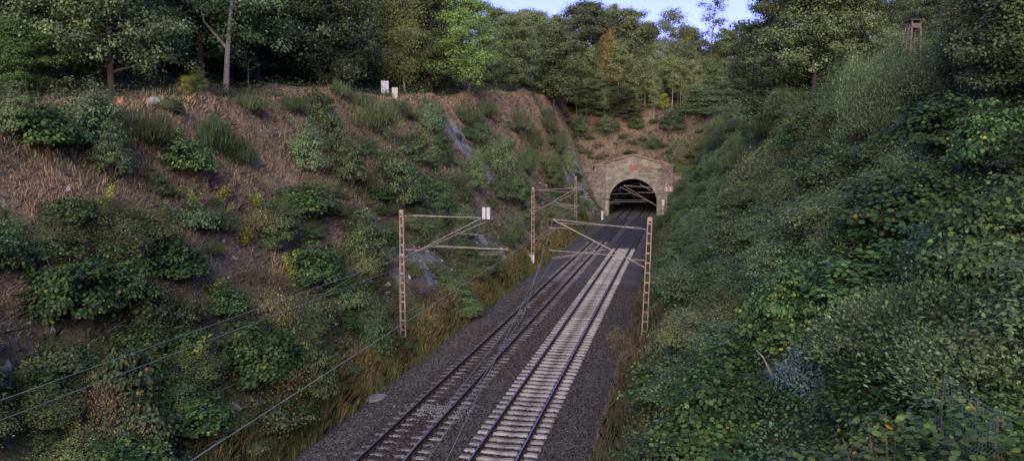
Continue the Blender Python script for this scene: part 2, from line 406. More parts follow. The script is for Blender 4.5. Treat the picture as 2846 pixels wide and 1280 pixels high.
# ballast bed
bx = np.array([-13.3, -12.6, -12.2, -11.7, -11.2, -10.8, -10.4, -10.1, -9.8, -9.3, -8.8, -8.5, -8.2, -7.8, -7.5, -7.1, -6.7, -6.3, -5.9, -5.5, -5.1, -4.8, -4.4, -4.0, -3.6, -3.2, -2.8, -2.4, -1.8])
bz = np.interp(bx, [-13.3, -12.3, -11.5, -10.8, -10.3, -8.3, -7.6, -7.1, -6.9, -4.5, -4.2, -3.6, -2.8, -1.8], [-.50, -.30, -.10, -.035, -.048, -.048, -.055, -.08, -.105, -.105, -.09, -.14, -.42, -.62])
by = np.concatenate([np.arange(-10, 60, .3), np.arange(60, 215, .9)])
BX, BY = np.meshgrid(bx, by)
def ballz(X, Y):
    base = np.interp(X, bx, bz); wl = np.clip(1-np.abs(X+9.34)/1.7, 0, 1)*.012
    return base+fbm(X*1.5, Y*1.5, 40, 3)*(.02+wl)
BZ = ballz(BX, BY)
mb = MB(); mb.v = [tuple(map(float, p)) for p in np.stack([BX, BY, BZ], -1).reshape(-1, 3)]
ii = np.arange(len(bx)*len(by)).reshape(len(by), len(bx))
mb.f = [tuple(int(v) for v in t_) for t_ in np.stack([ii[:-1, :-1], ii[:-1, 1:], ii[1:, 1:], ii[1:, :-1]], -1).reshape(-1, 4)]
tag(mb.build('ballast_bed', M['ballast'], None, True), 'dark grey ballast bed under both railway tracks', 'ballast', kind='structure')

# loose stones
def stones(n, y0, y1, s0, s1, name):
    X = rng.uniform(-12.6, -2.4, n); Y = y0+(y1-y0)*rng.uniform(0, 1, n)**1.3
    Z = ballz(X, Y)+.004
    ok = np.ones(n, bool)
    X, Y, Z = X[ok], Y[ok], Z[ok]; n = len(X)
    s = rng.uniform(s0, s1, n)*(1+.006*(Y-y0))
    # octahedra, jittered -> 8 triangles
    dirs = np.array([(1, 0, 0), (0, 1, 0), (-1, 0, 0), (0, -1, 0), (0, 0, 1), (0, 0, -1)], float)
    V = dirs[None]*(rng.uniform(.5, 1.2, (n, 6, 1))); ang = rng.uniform(0, 2*PI, n); ca, sa = np.cos(ang)[:, None], np.sin(ang)[:, None]
    tl = rng.uniform(-.8, .8, n)[:, None]; ct, st = np.cos(tl), np.sin(tl)
    x, y, z = V[..., 0], V[..., 1], V[..., 2]; y, z = y*ct-z*st, y*st+z*ct; x, y = x*ca-y*sa, x*sa+y*ca
    V = np.stack([x, y, z*.75], -1)*s[:, None, None]+np.stack([X, Y, Z], -1)[:, None]
    T = [(0, 1, 4), (1, 2, 4), (2, 3, 4), (3, 0, 4)]
    V = V[:, T].reshape(-1, 3, 3)
    val = .014+.135*rng.uniform(0, 1, n)**1.9; val = val*np.where(X < -10.9, 1.15, 1)
    br = vnoise(X*.35, Y*.35, 77); rust = np.clip(1.25-np.minimum(np.abs(X+5.7), np.abs(X+9.34))/1.6, 0, 1)*.16; val = val*(1-rust*2.4)
    tint = np.stack([1.00+.12*br+rust, .96+.02*br, 1.01-.12*br-rust], -1)
    C = np.repeat(val[:, None]*tint, 4, 0)
    me = poly_mesh(name, V, C, M['stones'])
    return tag(link(name, me, None), 'loose grey ballast stones around the two tracks', 'gravel', kind='stuff')
stones(120000, 17, 62, .026, .052, 'gravel')

# ------------------------------------------------------------------ tracks
def sleeper_mesh(mat):
    mb = MB(); n = 13; V = []
    for i in range(n):
        t = -1+2*i/(n-1); x = t*1.3
        at = abs(t); top = .0-.045*max(0, 1-at/.38)**1.0 if at < .38 else (0 if at < .8 else -.03*(at-.8)/.2)
        hw = .068+.022*min(1, at/.5); bw = .15
        V += [(x, -bw, -.2), (x, bw, -.2), (x, hw, top), (x, -hw, top)]
    Fs = []
    for i in range(n-1):
        for j in range(4):
            k = (j+1) % 4; Fs.append((i*4+j, i*4+k, (i+1)*4+k, (i+1)*4+j))
    Fs += [(0, 1, 2, 3), tuple(range((n-1)*4, n*4))[::-1]]
    # clip pads at the rail seats
    mb.add(V, Fs)
    return mb.mesh('sleeper', mat)
def pad_mesh():
    mb = MB()
    mb.box((0, 0, .004), (.34, .15, .022))
    for q_ in (-.12, .12): mb.box((q_, 0, .03), (.08, .10, .035))
    return mb.mesh('rail_fastening', M['railside'])
def rail_mesh(mat, y0=-8, y1=212):
    prof = [(-.07, 0), (.07, 0), (.07, .015), (.012, .035), (.012, .125), (.036, .135), (.036, .165), (.03, .172), (-.03, .172), (-.036, .165), (-.036, .135), (-.012, .125), (-.012, .035), (-.07, .015)]
    n = len(prof); V = [(x, y0, z) for x, z in prof]+[(x, y1, z) for x, z in prof]
    return MB().add(V, [(i, (i+1) % n, n+(i+1) % n, n+i) for i in range(n)]+[tuple(range(n))[::-1], tuple(range(n, 2*n))]).mesh('rail', mat)
def track(cx, label, smat, topmat, ysl, zoff):
    t = thing('railway_track', label, 'railway track', (cx, 0, 0))
    rm = rail_mesh(M['railside'])
    rt = MB().box((0, 102, .1745), (.05, 220, .004)).mesh('running_surface', topmat)
    for s in (-.753, .753):
        r = link('rail', rm, None, t); r.location = (s, 0, 0)
        q_ = link('running_surface', rt, None, r)
    sm = sleeper_mesh(smat); pm = pad_mesh()
    ysn = []
    y = 18.0+.1*(cx < -8)
    while y < ysl: ysn.append(y); y += .6
    for y in ysn[:100]:
        o = link('sleeper', sm, None, t); o.location = (random.uniform(-.012, .012), y, zoff+random.uniform(-.008, .008)); o.rotation_euler = (0, 0, random.uniform(-.008, .008))
        for q_ in (-.753, .753): link('rail_fastening', pm, None, o).location = (q_, 0, 0)
    src_v = np.array([v.co[:] for v in sm.vertices]); src_f = [tuple(p.vertices) for p in sm.polygons]
    mb = MB()
    for y in ysn[100:]: mb.add(src_v+np.array((0, y, zoff)), src_f)
    o = mb.build('far_sleepers', smat, t); o['kind'] = 'stuff'
    pv = np.array([v.co[:] for v in pm.vertices]); pf = [tuple(p.vertices) for p in pm.polygons]; mb = MB()
    for y in ysn[100:]:
        for q_ in (-.753, .753): mb.add(pv+np.array((q_, y, zoff)), pf)
    q_ = mb.build('far_fastenings', M['railside'], o); q_['kind'] = 'stuff'
    return t
track(-5.70, 'railway track with clean pale concrete sleepers and shiny rails nearer the right bank', M['sleeper_r'], M['railtop'], 87.0, 0.0)
track(-9.34, 'railway track with dirty half buried sleepers and dull rails nearer the brown bank', M['sleeper_l'], M['railtopdull'], 94.0, -.012)
for cx, y0, lab in ((-5.70, 87.2, 'dark rubber panels covering the track with pale sleepers before the tunnel'), (-9.34, 94.2, 'dark rubber panels covering the track with dirty sleepers before the tunnel')):
    t = thing('track_panels', lab, 'track panels', (cx, y0, 0), group='dark panels before the tunnel')
    for (x0, x1, nm) in ((-1.35, -.84, 'outer_panel'), (-.66, .66, 'inner_panel'), (.84, 1.35, 'outer_panel')):
        mb = MB(); y = 0.0; L = 133-y0
        while y < L:
            mb.box(((x0+x1)/2, y+1.48, .03), (x1-x0, 2.94, .14)); y += 3.0
        mb.build(nm, M['darkslab'], t)
# pale powder patch on near left track
mb = MB()
for i in range(420):
    x = random.gauss(-9.2, .75); y = random.gauss(28.2, .42)
    if abs(abs(x+9.34)-.753) < .12: continue
    s = random.uniform(.02, .05); mb.box((x, y, .0+random.uniform(-.02, .012)), (s, s*random.uniform(.6, 1.4), s*.7), None)
tag(mb.build('pale_stones', M['stone'], None), 'patch of chalky white stones between the rails of the dirtier track', 'stones', kind='stuff')
# manhole
p = PZ(1050, 1092, -.1)
t = thing('manhole_cover', 'round pale concrete manhole cover at the foot of the brown bank', 'manhole cover', (p[0], p[1], float(H(p[0], p[1]))*0-.52))
ring = [(0, 0, 0), (0, 0, .22)]
MB().tube(ring, .52, 24).build('shaft_ring', M['concrete'], t); MB().tube([(0, 0, .22), (0, 0, .27)], .44, 24).build('lid', M['concrete'], t)
# ------------------------------------------------------------------ masts
def strut(mb, a, b, r): mb.tube([a, b], r, 8)
def insul(parent, a, b, r=.06):
    a = np.array(a); b = np.array(b); mb = MB(); n = 9; pts = []; rad = []
    for i in range(n*2+1):
        pts.append(a+(b-a)*i/(n*2)); rad.append(r if i % 2 else r*.45)
    mb.tube(pts, rad, 10); mb.build('insulator', M['insulator'], parent)
def mast(x, y, z0, top, w0, w1, label, grp, nb=14, lean=0, dep=.16):
    t = thing('catenary_mast', label, 'mast', (x, y, z0), group=grp)
    Ht = top-z0
    for s in (-1, 1):
        mb = MB(); a = s*w0/2; b = s*w1/2+lean; k = .045*s
        # C-section leg: web plus two flanges
        for (ox, oy, dx, dy) in ((0, 0, .018, dep), (-k*.6, dep/2-.007, .06, .014), (-k*.6, -dep/2+.007, .06, .014)):
            P = []
            for (cx, hz) in ((a, 0), (b, Ht)):
                for yy in (-1, 1):
                    for xx in (-1, 1): P.append((cx+ox+xx*dx/2, oy+yy*dy/2, hz))
            mb.hexa(P)
        mb.build('leg', M['mast'], t)
    for i in range(nb):
        f = (i+.35)/nb; ww = w0+(w1-w0)*f-.03; cx = lean*f; hh = f*Ht
        o = MB().box((cx, 0, hh), (ww, dep-.03, .075)).build('batten', M['mastgrey'] if f < .35 else M['mast'], t)
    MB().box((lean, 0, Ht-.11), (w1-.03, dep-.034, .22)).build('head_plate', M['mast'], t)
    MB().box((0, 0, -.15), (w0+.3, .6, .5)).build('foundation', M['concrete'], t)
    return t
def arms(t, Y, tubes, ins, small=()):
    L = np.array(t.location)
    for (x0, y0, x1, y1, r, nm, dy) in tubes:
        a = PY(x0, y0, Y)-L; b = PY(x1, y1, Y)-L; a[1] += dy; b[1] += dy
        if x0 < x1+1e-6 and abs(a[0]) < 1.0 and nm in ('top_tube', 'cantilever_tube') or a[0] > -1.2 and nm in ('top_tube', 'cantilever_tube') and abs(a[0]) < 1.2:
            e = np.array((0, 0, a[2])); MB().tube([e, a], .035, 6).build('bracket', M['mastgrey'], t)
        MB().tube([a, b], r*.78, 8).build(nm, M['tube'], t)
    for (x0, y0, x1, y1) in ins:
        a = PY(x0, y0, Y)-L; b = PY(x1, y1, Y)-L
        insul(t, a, b)
GM = 'catenary masts along the railway'
# M1
Y1 = 37.2; m1 = mast(-13.92, Y1, -.1, 7.42, .36, .22, 'tall rusty ladder mast beside the brown bank with a grey box on its arm', GM, 15)
arms(m1, Y1, [(1129, 599.5, 1337.7, 604.5, .032, 'top_tube', 0), (1145, 597, 1337, 606.5, .02, 'tie_rod', .12), (1125, 714.6, 1337.7, 606, .034, 'cantilever_tube', 0), (1169, 694.8, 1367.5, 607.5, .034, 'cantilever_tube', .3),
              (1192, 686.5, 1409, 695.6, .026, 'registration_tube', .3), (1209, 682, 1408, 692, .026, 'registration_tube', 0), (1266.3, 646.3, 1342.9, 654.3, .02, 'steady_arm', 0),
              (1324, 703, 1395, 702, .018, 'steady_arm', .3), (1332, 707, 1384, 706.5, .018, 'steady_arm', 0), (1337.7, 606, 1328, 651, .008, 'hanger', 0), (1395, 697, 1395, 703, .015, 'hanger', .3)],
     [(1131, 599.5, 1147, 599), (1139, 707.5, 1157, 698), (1160, 699, 1174, 692.5)])
bxp = PY(1352, 592, Y1)-np.array(m1.location)
cb = MB().box(bxp+np.array((-.115, 0, 0)), (.17, .2, .60)).box(bxp+np.array((.115, 0, 0)), (.17, .2, .60)).build('weight_box', M['greybox'], m1)
MB().box(bxp, (.055, .16, .64)).tube([bxp+np.array((0, 0, -.75)), bxp+np.array((0, 0, .40))], .022, 8).build('box_spindle', M['dark'], cb)
# M2
Y2 = 42.2; m2 = mast(-1.56, Y2, -.25, 6.88, .36, .27, 'tall rusty ladder mast against the green bushes with a long double arm', GM, 13, lean=.22)
arms(m2, Y2, [(1794, 637, 1536.4, 609, .032, 'top_tube', 0), (1772, 632, 1549.6, 620, .024, 'tie_rod', .15), (1793, 743, 1536.4, 610, .036, 'cantilever_tube', 0), (1750, 722, 1552, 619, .034, 'cantilever_tube', .25),
              (1524.7, 633, 1576, 633.7, .02, 'steady_arm', 0), (1534, 609, 1532, 634, .01, 'hanger', 0), (1526.8, 694.7, 1711, 709.4, .026, 'registration_tube', 0), (1532, 718, 1684.6, 693.9, .024, 'registration_tube', .2), (1542, 720.6, 1660, 702, .022, 'steady_arm', .35)],
     [(1762, 631, 1784, 634), (1744, 721, 1762, 729), (1768, 731, 1784, 739)])
# M3
Y3 = 71.2; m3 = mast(-13.33, Y3, -.1, 7.5, .36, .25, 'rusty ladder mast with a pale cabinet at its foot below the rock face', GM, 14)
arms(m3, Y3, [(1488, 529, 1603.9, 521.6, .034, 'top_tube', 0), (1504, 529, 1594, 535, .026, 'tie_rod', .1), (1491, 586, 1604, 522, .036, 'cantilever_tube', 0), (1508.6, 577, 1592, 539, .032, 'cantilever_tube', .2),
              (1533.5, 569, 1611, 573, .03, 'registration_tube', 0), (1541, 563, 1597, 571, .024, 'registration_tube', .2), (1557, 573, 1596, 581, .022, 'steady_arm', 0), (1611, 573, 1611, 567, .02, 'hanger', 0)],
     [(1488, 529, 1502, 529), (1497, 582, 1509, 576)])
mb = MB(); c0 = PZ(1480, 738, -.1)-np.array(m3.location)
o = MB().box(c0+np.array((0, -.28, .55)), (.50, .34, 1.15)).build('cabinet', M['greybox'], m3)
MB().box(c0+np.array((0, -.28, 1.145)), (.56, .40, .04)).build('cabinet_roof', M['stone'], o)
# M4
Y4 = 105.; m4 = mast(-13.6, Y4, 0, 7.9, .36, .30, 'slim far mast in front of the rock beside the tunnel wall', GM, 14)
arms(m4, Y4, [(1603, 528, 1660, 520, .03, 'top_tube', 0), (1602, 552, 1658, 522, .03, 'cantilever_tube', 0), (1612, 548, 1664, 545, .025, 'registration_tube', 0)], [(1603, 552, 1610, 548)])
# M5
Y5 = 103.4; m5 = mast(-1.35, Y5, 0, 7.2, .36, .28, 'far mast beside the green bank with two signal boxes at its top', GM, 13, lean=.14)
arms(m5, Y5, [(1829, 574, 1732.7, 514.6, .034, 'cantilever_tube', 0), (1824, 571, 1723.8, 519.5, .034, 'cantilever_tube', .25), (1733, 514.6, 1812, 520, .028, 'top_tube', 0), (1740, 517, 1812, 522, .024, 'tie_rod', .1),
              (1692, 560.6, 1797.8, 560, .028, 'registration_tube', 0), (1703.6, 556, 1801, 556, .026, 'registration_tube', .2), (1690, 564, 1726, 566, .022, 'steady_arm', 0), (1724, 520, 1709, 555, .012, 'hanger', 0),
              (1697, 540, 1753, 537, .022, 'steady_arm', .3), (1724, 520, 1724, 536, .012, 'hanger', .2), (1812, 520, 1851, 524, .03, 'top_tube', 0), (1829, 574, 1848, 582, .03, 'bracket', 0)],
     [(1822, 570.5, 1831, 575.5)])
for k, (sx0, sy0, sx1, sy1) in enumerate(((1847, 518, 1858.4, 532.5), (1859.5, 518, 1869, 532.5))):
    a = PY((sx0+sx1)/2, (sy0+sy1)/2, Y5-.25)-np.array(m5.location); ww = (sx1-sx0)*Y5/F*1.0; hh = (sy1-sy0)*Y5/F
    bo = MB().box(a, (ww, .22, hh)).build('signal_box', M['mast'], m5)
    for dz in (-.17, .17):
        q_ = a+np.array((0, -.125, dz)); MB().tube([q_, q_+np.array((0, -.05, 0))], .085, 12).build('lens', M['white'], bo)
# further cantilever inside the portal mouth hung from a drop bracket at the wall
t = thing('portal_bracket', 'small wire bracket reaching out of the tunnel mouth under the arch crown', 'bracket', (XP+3.3, YP-.2, 5.5))
L = np.array(t.location)
MB().tube([PY(1777.6, 511, YP-.35)-L, PY(1818, 534.8, YP-.35)-L], .05, 8).build('cantilever_tube', M['tube'], t)
MB().tube([PY(1772, 534, YP-.35)-L, PY(1816, 536, YP-.35)-L], .04, 8).build('registration_tube', M['tube'], t)
# ------------------------------------------------------------------ overhead wires
def wire(pts, label, r=.0075, sag=0.0, name='overhead_wire'):
    P = []
    for a, b in zip(pts[:-1], pts[1:]):
        a = np.array(a, float); b = np.array(b, float)
        for i in range(12):
            s = i/12; p = a+(b-a)*s; p[2] -= sag*4*s*(1-s); P.append(p)
    P.append(np.array(pts[-1], float))
    rr = [r*(1+.006*max(0, p[1]-20)) for p in P]
    tag(MB().tube(P, rr, 5).build(name, M['wire'], None, True), label, 'wire', 'overhead wires')
def back(pA, A2, y):       # extend the wire towards / behind the camera
    pA = np.array(pA); A2 = np.array(A2); dd = pA-A2; return A2+dd*(y-A2[1])/dd[1]
a = PZ(0, 1112, 6.4); b = PY(1338, 636, Y1)
wire([back(a, b, 4), b, PY(1603, 524, Y3), PY(1662, 522, Y4), (XP-2.2, 160, 6.0)], 'upper green grey wire crossing the lower brown bank to the near mast')
a = PZ(0, 1167, 6.1); b = PY(1342, 654, Y1)
wire([back(a, b, 4), b, PY(1611, 570, Y3), PY(1664, 546, Y4), (XP-1.7, 160, 5.2)], 'lower green grey wire crossing the lower brown bank to the near mast')
a = PZ(530, 1280, 5.7); b = PY(1531, 634, Y2)
wire([back(a, b, 3), b, PY(1724, 520, Y5), (XP+2, 160, 6)], 'lone pale wire from the bottom edge to the tip of the arm by the bushes', .010)
p0 = PZ(1121, 1280, 5.3); p1 = PZ(1434, 880, 5.3); b = PY(1540, 720, Y2)
wire([back(p0, p1, 3), p1, b, PY(1700, 563, Y5), (XP+1.6, 160, 5.2)], 'thin wire hanging over the middle of the dirtier track')
p0 = PZ(1186, 1280, 5.5); p1 = PZ(1453, 880, 5.5); b = PY(1532, 634, Y2)
wire([back(p0, p1, 3), p1, b], 'thin wire over the inner rail of the dirtier track', .0075)
p0 = PZ(1240, 1280, 5.4); p1 = PZ(1400, 950, 5.4); b = PY(1527, 690, Y2)
wire([back(p0, p1, 3), p1, b], 'thin wire over the gap between the two tracks', .0075)
wire([PY(1124, 714, Y1), PY(1407, 615, 60), PY(1602, 552, Y4), PY(1703.6, 512, YP-.1)], 'slack cable running past the far slim mast to the portal face', .012, .1)
wire([PY(0, 1280, 16)+np.array((0, 0, 0)), PY(760, 900, 30), PY(1095, 690, Y1+1.5), PY(1480, 560, Y3)], 'faint dark cable low over the brown bank', .008, .1)

# ------------------------------------------------------------------ tunnel portal
pt = thing('tunnel_portal', 'stone tunnel portal with a shallow gable and dark round arch', 'tunnel portal', (XP, YP, 0))
RA = 4.55; ZC = 2.2
def ztop(x): return 11.15-abs(x)*(11.15-9.05)/7.5
def arch(x):
    return 0 if abs(x) >= RA else ZC+math.sqrt(RA*RA-x*x)
mb = MB()
cols = [-5.25]+[-RA]+[-RA*math.cos(PI*i/36) for i in range(1, 36)]+[RA]+[5.45]
for x0, x1 in zip(cols[:-1], cols[1:]):
    za, zb = (-.5, -.5) if (x1 <= -RA or x0 >= RA) else (max(arch(x0), ZC if abs(x0) >= RA-1e-6 else 0), max(arch(x1), ZC if abs(x1) >= RA-1e-6 else 0))
    ta, tb = ztop(x0), ztop(x1)
    V = [(x0, 0, za), (x1, 0, zb), (x0, 1.6, za), (x1, 1.6, zb), (x0, 0, ta), (x1, 0, tb), (x0, 1.6, ta), (x1, 1.6, tb)]
    mb.add(V, [(0, 1, 5, 4), (3, 2, 6, 7), (4, 5, 7, 6), (0, 2, 3, 1)])
mb.build('centre_wall', M['ashlar'], pt)
# voussoir ring
mb = MB(); n = 31
for i in range(n):
    a0 = PI*(i+.04)/n; a1 = PI*(i+.96)/n; V = []
    for (yy) in (-.07, .5):
        for (aa, rr) in ((a0, RA-.02), (a1, RA-.02), (a0, RA+.62), (a1, RA+.62)): V.append((math.cos(aa)*rr, yy, ZC+math.sin(aa)*rr))
    mb.hexa([V[0], V[1], V[2], V[3], V[4], V[5], V[6], V[7]])
for s in (-1, 1):
    for k in range(6): mb.box((s*(RA+.3), .215, -.3+k*.42+.2), (.64, .57, .40))
mb.build('arch_ring', M['ring'], pt)
for s, x0, x1 in ((-1, -7.3, -5.25), (1, 5.45, 7.5)):
    o = MB().box(((x0+x1)/2, .62, 4.55), (x1-x0, 1.9, 9.3)).build('pilaster', M['rubble'], pt)
    MB().box(((x0+x1)/2, .60, 9.30), (x1-x0+.16, 2.1, .34)).build('cap_stone', M['coping'], o)
for s, x0, x1, h in ((-1, -9.8, -7.3, 8.0), (1, 7.5, 9.2, 7.7)):
    o = MB().box(((x0+x1)/2, .9, h/2-.1), (x1-x0, 1.4, h)).build('wing_wall', M['rubble'], pt)
    MB().box(((x0+x1)/2, .88, h), (x1-x0-.01, 1.7, .24)).build('coping_stone', M['coping'], o)
for s in (-1, 1):   # gable coping
    mb = MB(); nseg = 9
    for k in range(nseg):
        xa = s*(7.75*k/nseg+.01); xb = s*(7.75*(k+1)/nseg-.01); z = lambda x: 11.2-abs(x)*(2.15/7.5)
        xl, xr = min(xa, xb), max(xa, xb)
        mb.hexa([(xl, -.32, z(xl)), (xr, -.32, z(xr)), (xl, 1.75, z(xl)), (xr, 1.75, z(xr)), (xl, -.32, z(xl)+.30), (xr, -.32, z(xr)+.30), (xl, 1.75, z(xl)+.30), (xr, 1.75, z(xr)+.30)])
    mb.build('gable_coping', M['coping'], pt)
MB().box((.1, -.03, 8.85), (1.65, .12, .95)).build('plaque', M['plaque'], pt)
MB().box((5.35+.2, -.2, 8.75), (1.9, .3, .3)).build('cornice_block', M['coping'], pt)
MB().box((2.7, -.015, 8.75), (2.6, .05, .38)).build('stain_course', M['plaque'], pt)
# wall lamp hook on the wing
MB().box((-8.6, .14, 7.3), (.12, .1, .5)).tube([(-8.6, .15, 7.2), (-9.2, -.1, 6.9)], .04, 6).build('wall_hook', M['dark'], pt)
# tunnel bore
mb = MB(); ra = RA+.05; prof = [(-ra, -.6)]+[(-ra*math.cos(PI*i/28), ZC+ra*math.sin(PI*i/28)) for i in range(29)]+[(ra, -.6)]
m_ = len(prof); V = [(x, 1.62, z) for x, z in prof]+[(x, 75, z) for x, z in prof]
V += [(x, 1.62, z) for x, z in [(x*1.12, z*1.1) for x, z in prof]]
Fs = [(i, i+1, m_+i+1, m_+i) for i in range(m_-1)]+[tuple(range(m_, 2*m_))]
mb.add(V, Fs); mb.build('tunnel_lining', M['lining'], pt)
# concrete gutter beams beside the portal
def beamthing(pa, pb, wd, label, name='concrete_beam'):
    t = thing(name, label, 'concrete beam', tuple(pa)); a = np.array((0, 0, 0.)); b = np.array(pb)-np.array(pa)
    mb = MB(); L_ = np.linalg.norm(b); u = b/L_; s = np.cross(u, (0, -1., 0)); s /= np.linalg.norm(s); f = np.array((0, -1., 0))
    P = []
    for q_ in (a, b):
        for yy in (0, .9):
            for xx in (-wd/2, wd/2): P.append(q_+s*xx-f*yy)
    mb.hexa(P); mb.build('beam', M['concrete'], t)
    mb = MB(); P = []
    for q_ in (a, b):
        for yy in (-.12, .3):
            for xx in (wd/2+.003, wd/2+.16): P.append(q_+s*xx-f*yy)
    mb.hexa(P); mb.build('kerb_edge', M['stone'], t)
beamthing(PY(1593, 442, YP-4), PY(1646, 570, YP-4), .75, 'long slanting concrete beam running down the rock beside the portal')
beamthing(PY(1559, 487, YP-9), PY(1582, 560, YP-9), .45, 'shorter slanting concrete rib on the rock beside the portal')
# handrail
t = thing('handrail', 'pale metal handrail frame on top of the portal wing wall', 'handrail', (XP-9.9, YP+.3, 8.1))
MB().tube([(-.6, 0, 0), (-.6, 0, 1.2), (.3, 0, 1.5), (.3, 0, 0)], .05, 6).build('end_frame', M['stone'], t)
MB().tube([(.3, 0, 1.5), (.9, 1.2, .2)], .04, 6).build('rail_bar', M['stone'], t)
# lineside posts
def post(px, pb, pt_, w_, label, mat, capmat, Y):
    a = PY(px, pb, Y); b = PY(px, pt_, Y); z0 = min(a[2], float(H(a[0], a[1]))) if a[0] > -13 and a[0] < -2 else a[2]
    t = thing('marker_post', label, 'post', tuple(a)); h = b[2]-a[2]
    mb = MB().box((0, 0, (h-.6)/2), (w_, w_, h+.6)); mb.build('shaft', mat, t)
    MB().box((0, 0, h+.05), (w_*1.25, w_*1.25, .16)).build('cap', capmat, t)
post(1842.7, 596, 557, .42, 'pale concrete post with a white cap beside the tunnel arch', M['cream'], M['white'], 132)
post(1674, 607, 586, .36, 'short cream post standing below the bent pipe at the portal', M['cream'], M['mast'], 135)
t = thing('bent_pipe', 'thin pale bent pipe standing against the portal pier beside the arch', 'pipe', tuple(PY(1675, 585, YP-.4))); L = np.array(t.location)
MB().tube([(0, 0, -1.5), PY(1674.8, 550.5, YP-.4)-L, PY(1697, 550, YP-.4)-L], .07, 8).build('pipe', M['stone'], t)
# ledge with rubble
p = PY(1655, 582, 140)
t = thing('stone_ledge', 'dark flat slab over pale rubble at the foot of the portal wall', 'ledge', (p[0], p[1], 0))
MB().box((0, 0, p[2]), (2.9, 1.6, .16)).build('slab', M['dark'], t)
mb = MB()
for i in range(160):
    s = random.uniform(.12, .34); mb.box((random.uniform(-1.5, 1.2), random.uniform(-1.0, .7), random.uniform(-.2, p[2]-.15)), (s, s, s*.7))
mb.build('rubble', M['stone'], t)

# ------------------------------------------------------------------ foliage generators
def unit(v): return v/(np.linalg.norm(v, axis=-1, keepdims=True)+1e-9)
def leaf_polys(C, size, nrm, shape='q', aspect=.6, axis=None):
    n = len(C)
    a = rng.normal(size=(n, 3)) if axis is None else axis+rng.normal(size=(n, 3))*.25
    a = a-(a*nrm).sum(1, keepdims=True)*nrm; a = unit(a); b = np.cross(nrm, a)
    s = size[:, None]
    if shape == 'q':
        P = [(-.5, 0, 0), (.0, .5*aspect, -.12), (.5, 0, -.05), (.05, -.5*aspect, -.12)]
    elif shape == 'r':
        P = [(-.45, 0, 0), (-.28, .36*aspect/.8, -.05), (.08, .44*aspect/.8, -.10), (.36, .25*aspect/.8, -.08), (.52, 0, -.12), (.36, -.25*aspect/.8, -.08), (.08, -.44*aspect/.8, -.10), (-.28, -.36*aspect/.8, -.05)]
    elif shape == 't':
        P = [(-.5, -.5*aspect, 0), (-.5, .5*aspect, 0), (.5, 0, -.1)]
    V = np.stack([C+s*(p[0]*a+p[1]*b+p[2]*nrm) for p in P], 1)
    return V
def leafcols(n, cols, wts, jit=.22):
    cols = np.array(cols); k = rng.choice(len(cols), n, p=np.array(wts)/sum(wts))
    return np.clip(cols[k]*(1+rng.normal(size=(n, 1))*jit)*(1+rng.normal(size=(n, 3))*.06), .004, .9)
G_MID = [(.046, .068, .024), (.060, .090, .031), (.085, .115, .040), (.036, .052, .021)]
G_DARK = [(.034, .052, .023), (.050, .072, .031), (.068, .092, .038), (.042, .054, .022)]
G_BLUE = [(.062, .094, .042), (.085, .120, .054), (.110, .147, .070), (.053, .075, .033)]
G_DOME = [(.056, .084, .034), (.074, .108, .042), (.100, .135, .054), (.044, .062, .028)]
G_HILL = [(.075, .098, .045), (.095, .120, .052), (.120, .142, .062), (.055, .072, .034)]
G_PALE = [(.090, .120, .042), (.115, .150, .050), (.075, .100, .036), (.14, .15, .055)]
G_BRIGHT = [(.070, .115, .032), (.092, .142, .040), (.055, .092, .026), (.12, .15, .045)]
G_YEL = [(.17, .19, .035), (.12, .16, .03), (.24, .20, .04), (.08, .12, .028)]
G_ORANGE = [(.26, .17, .055), (.20, .15, .05), (.13, .13, .045), (.24, .20, .07)]
G_SILV = [(.10, .145, .135), (.15, .20, .195), (.07, .105, .085), (.045, .07, .045)]
G_HAZ = [(.034, .060, .020), (.048, .085, .024), (.070, .105, .030), (.026, .044, .018)]
G_OLIVE = [(.082, .100, .038), (.112, .128, .050), (.062, .078, .030), (.140, .136, .060)]
G_DRYB = [(.15, .09, .06), (.10, .07, .05), (.20, .13, .08), (.06, .05, .03)]
W4 = [3, 3, 2, 2]
def tube_arrays(mb, pts, r0, r1, n=5):
    m = len(pts); mb.tube(pts, [r0+(r1-r0)*i/(m-1) for i in range(m)], n, False)
TREES = {}; SHRUBS = {}
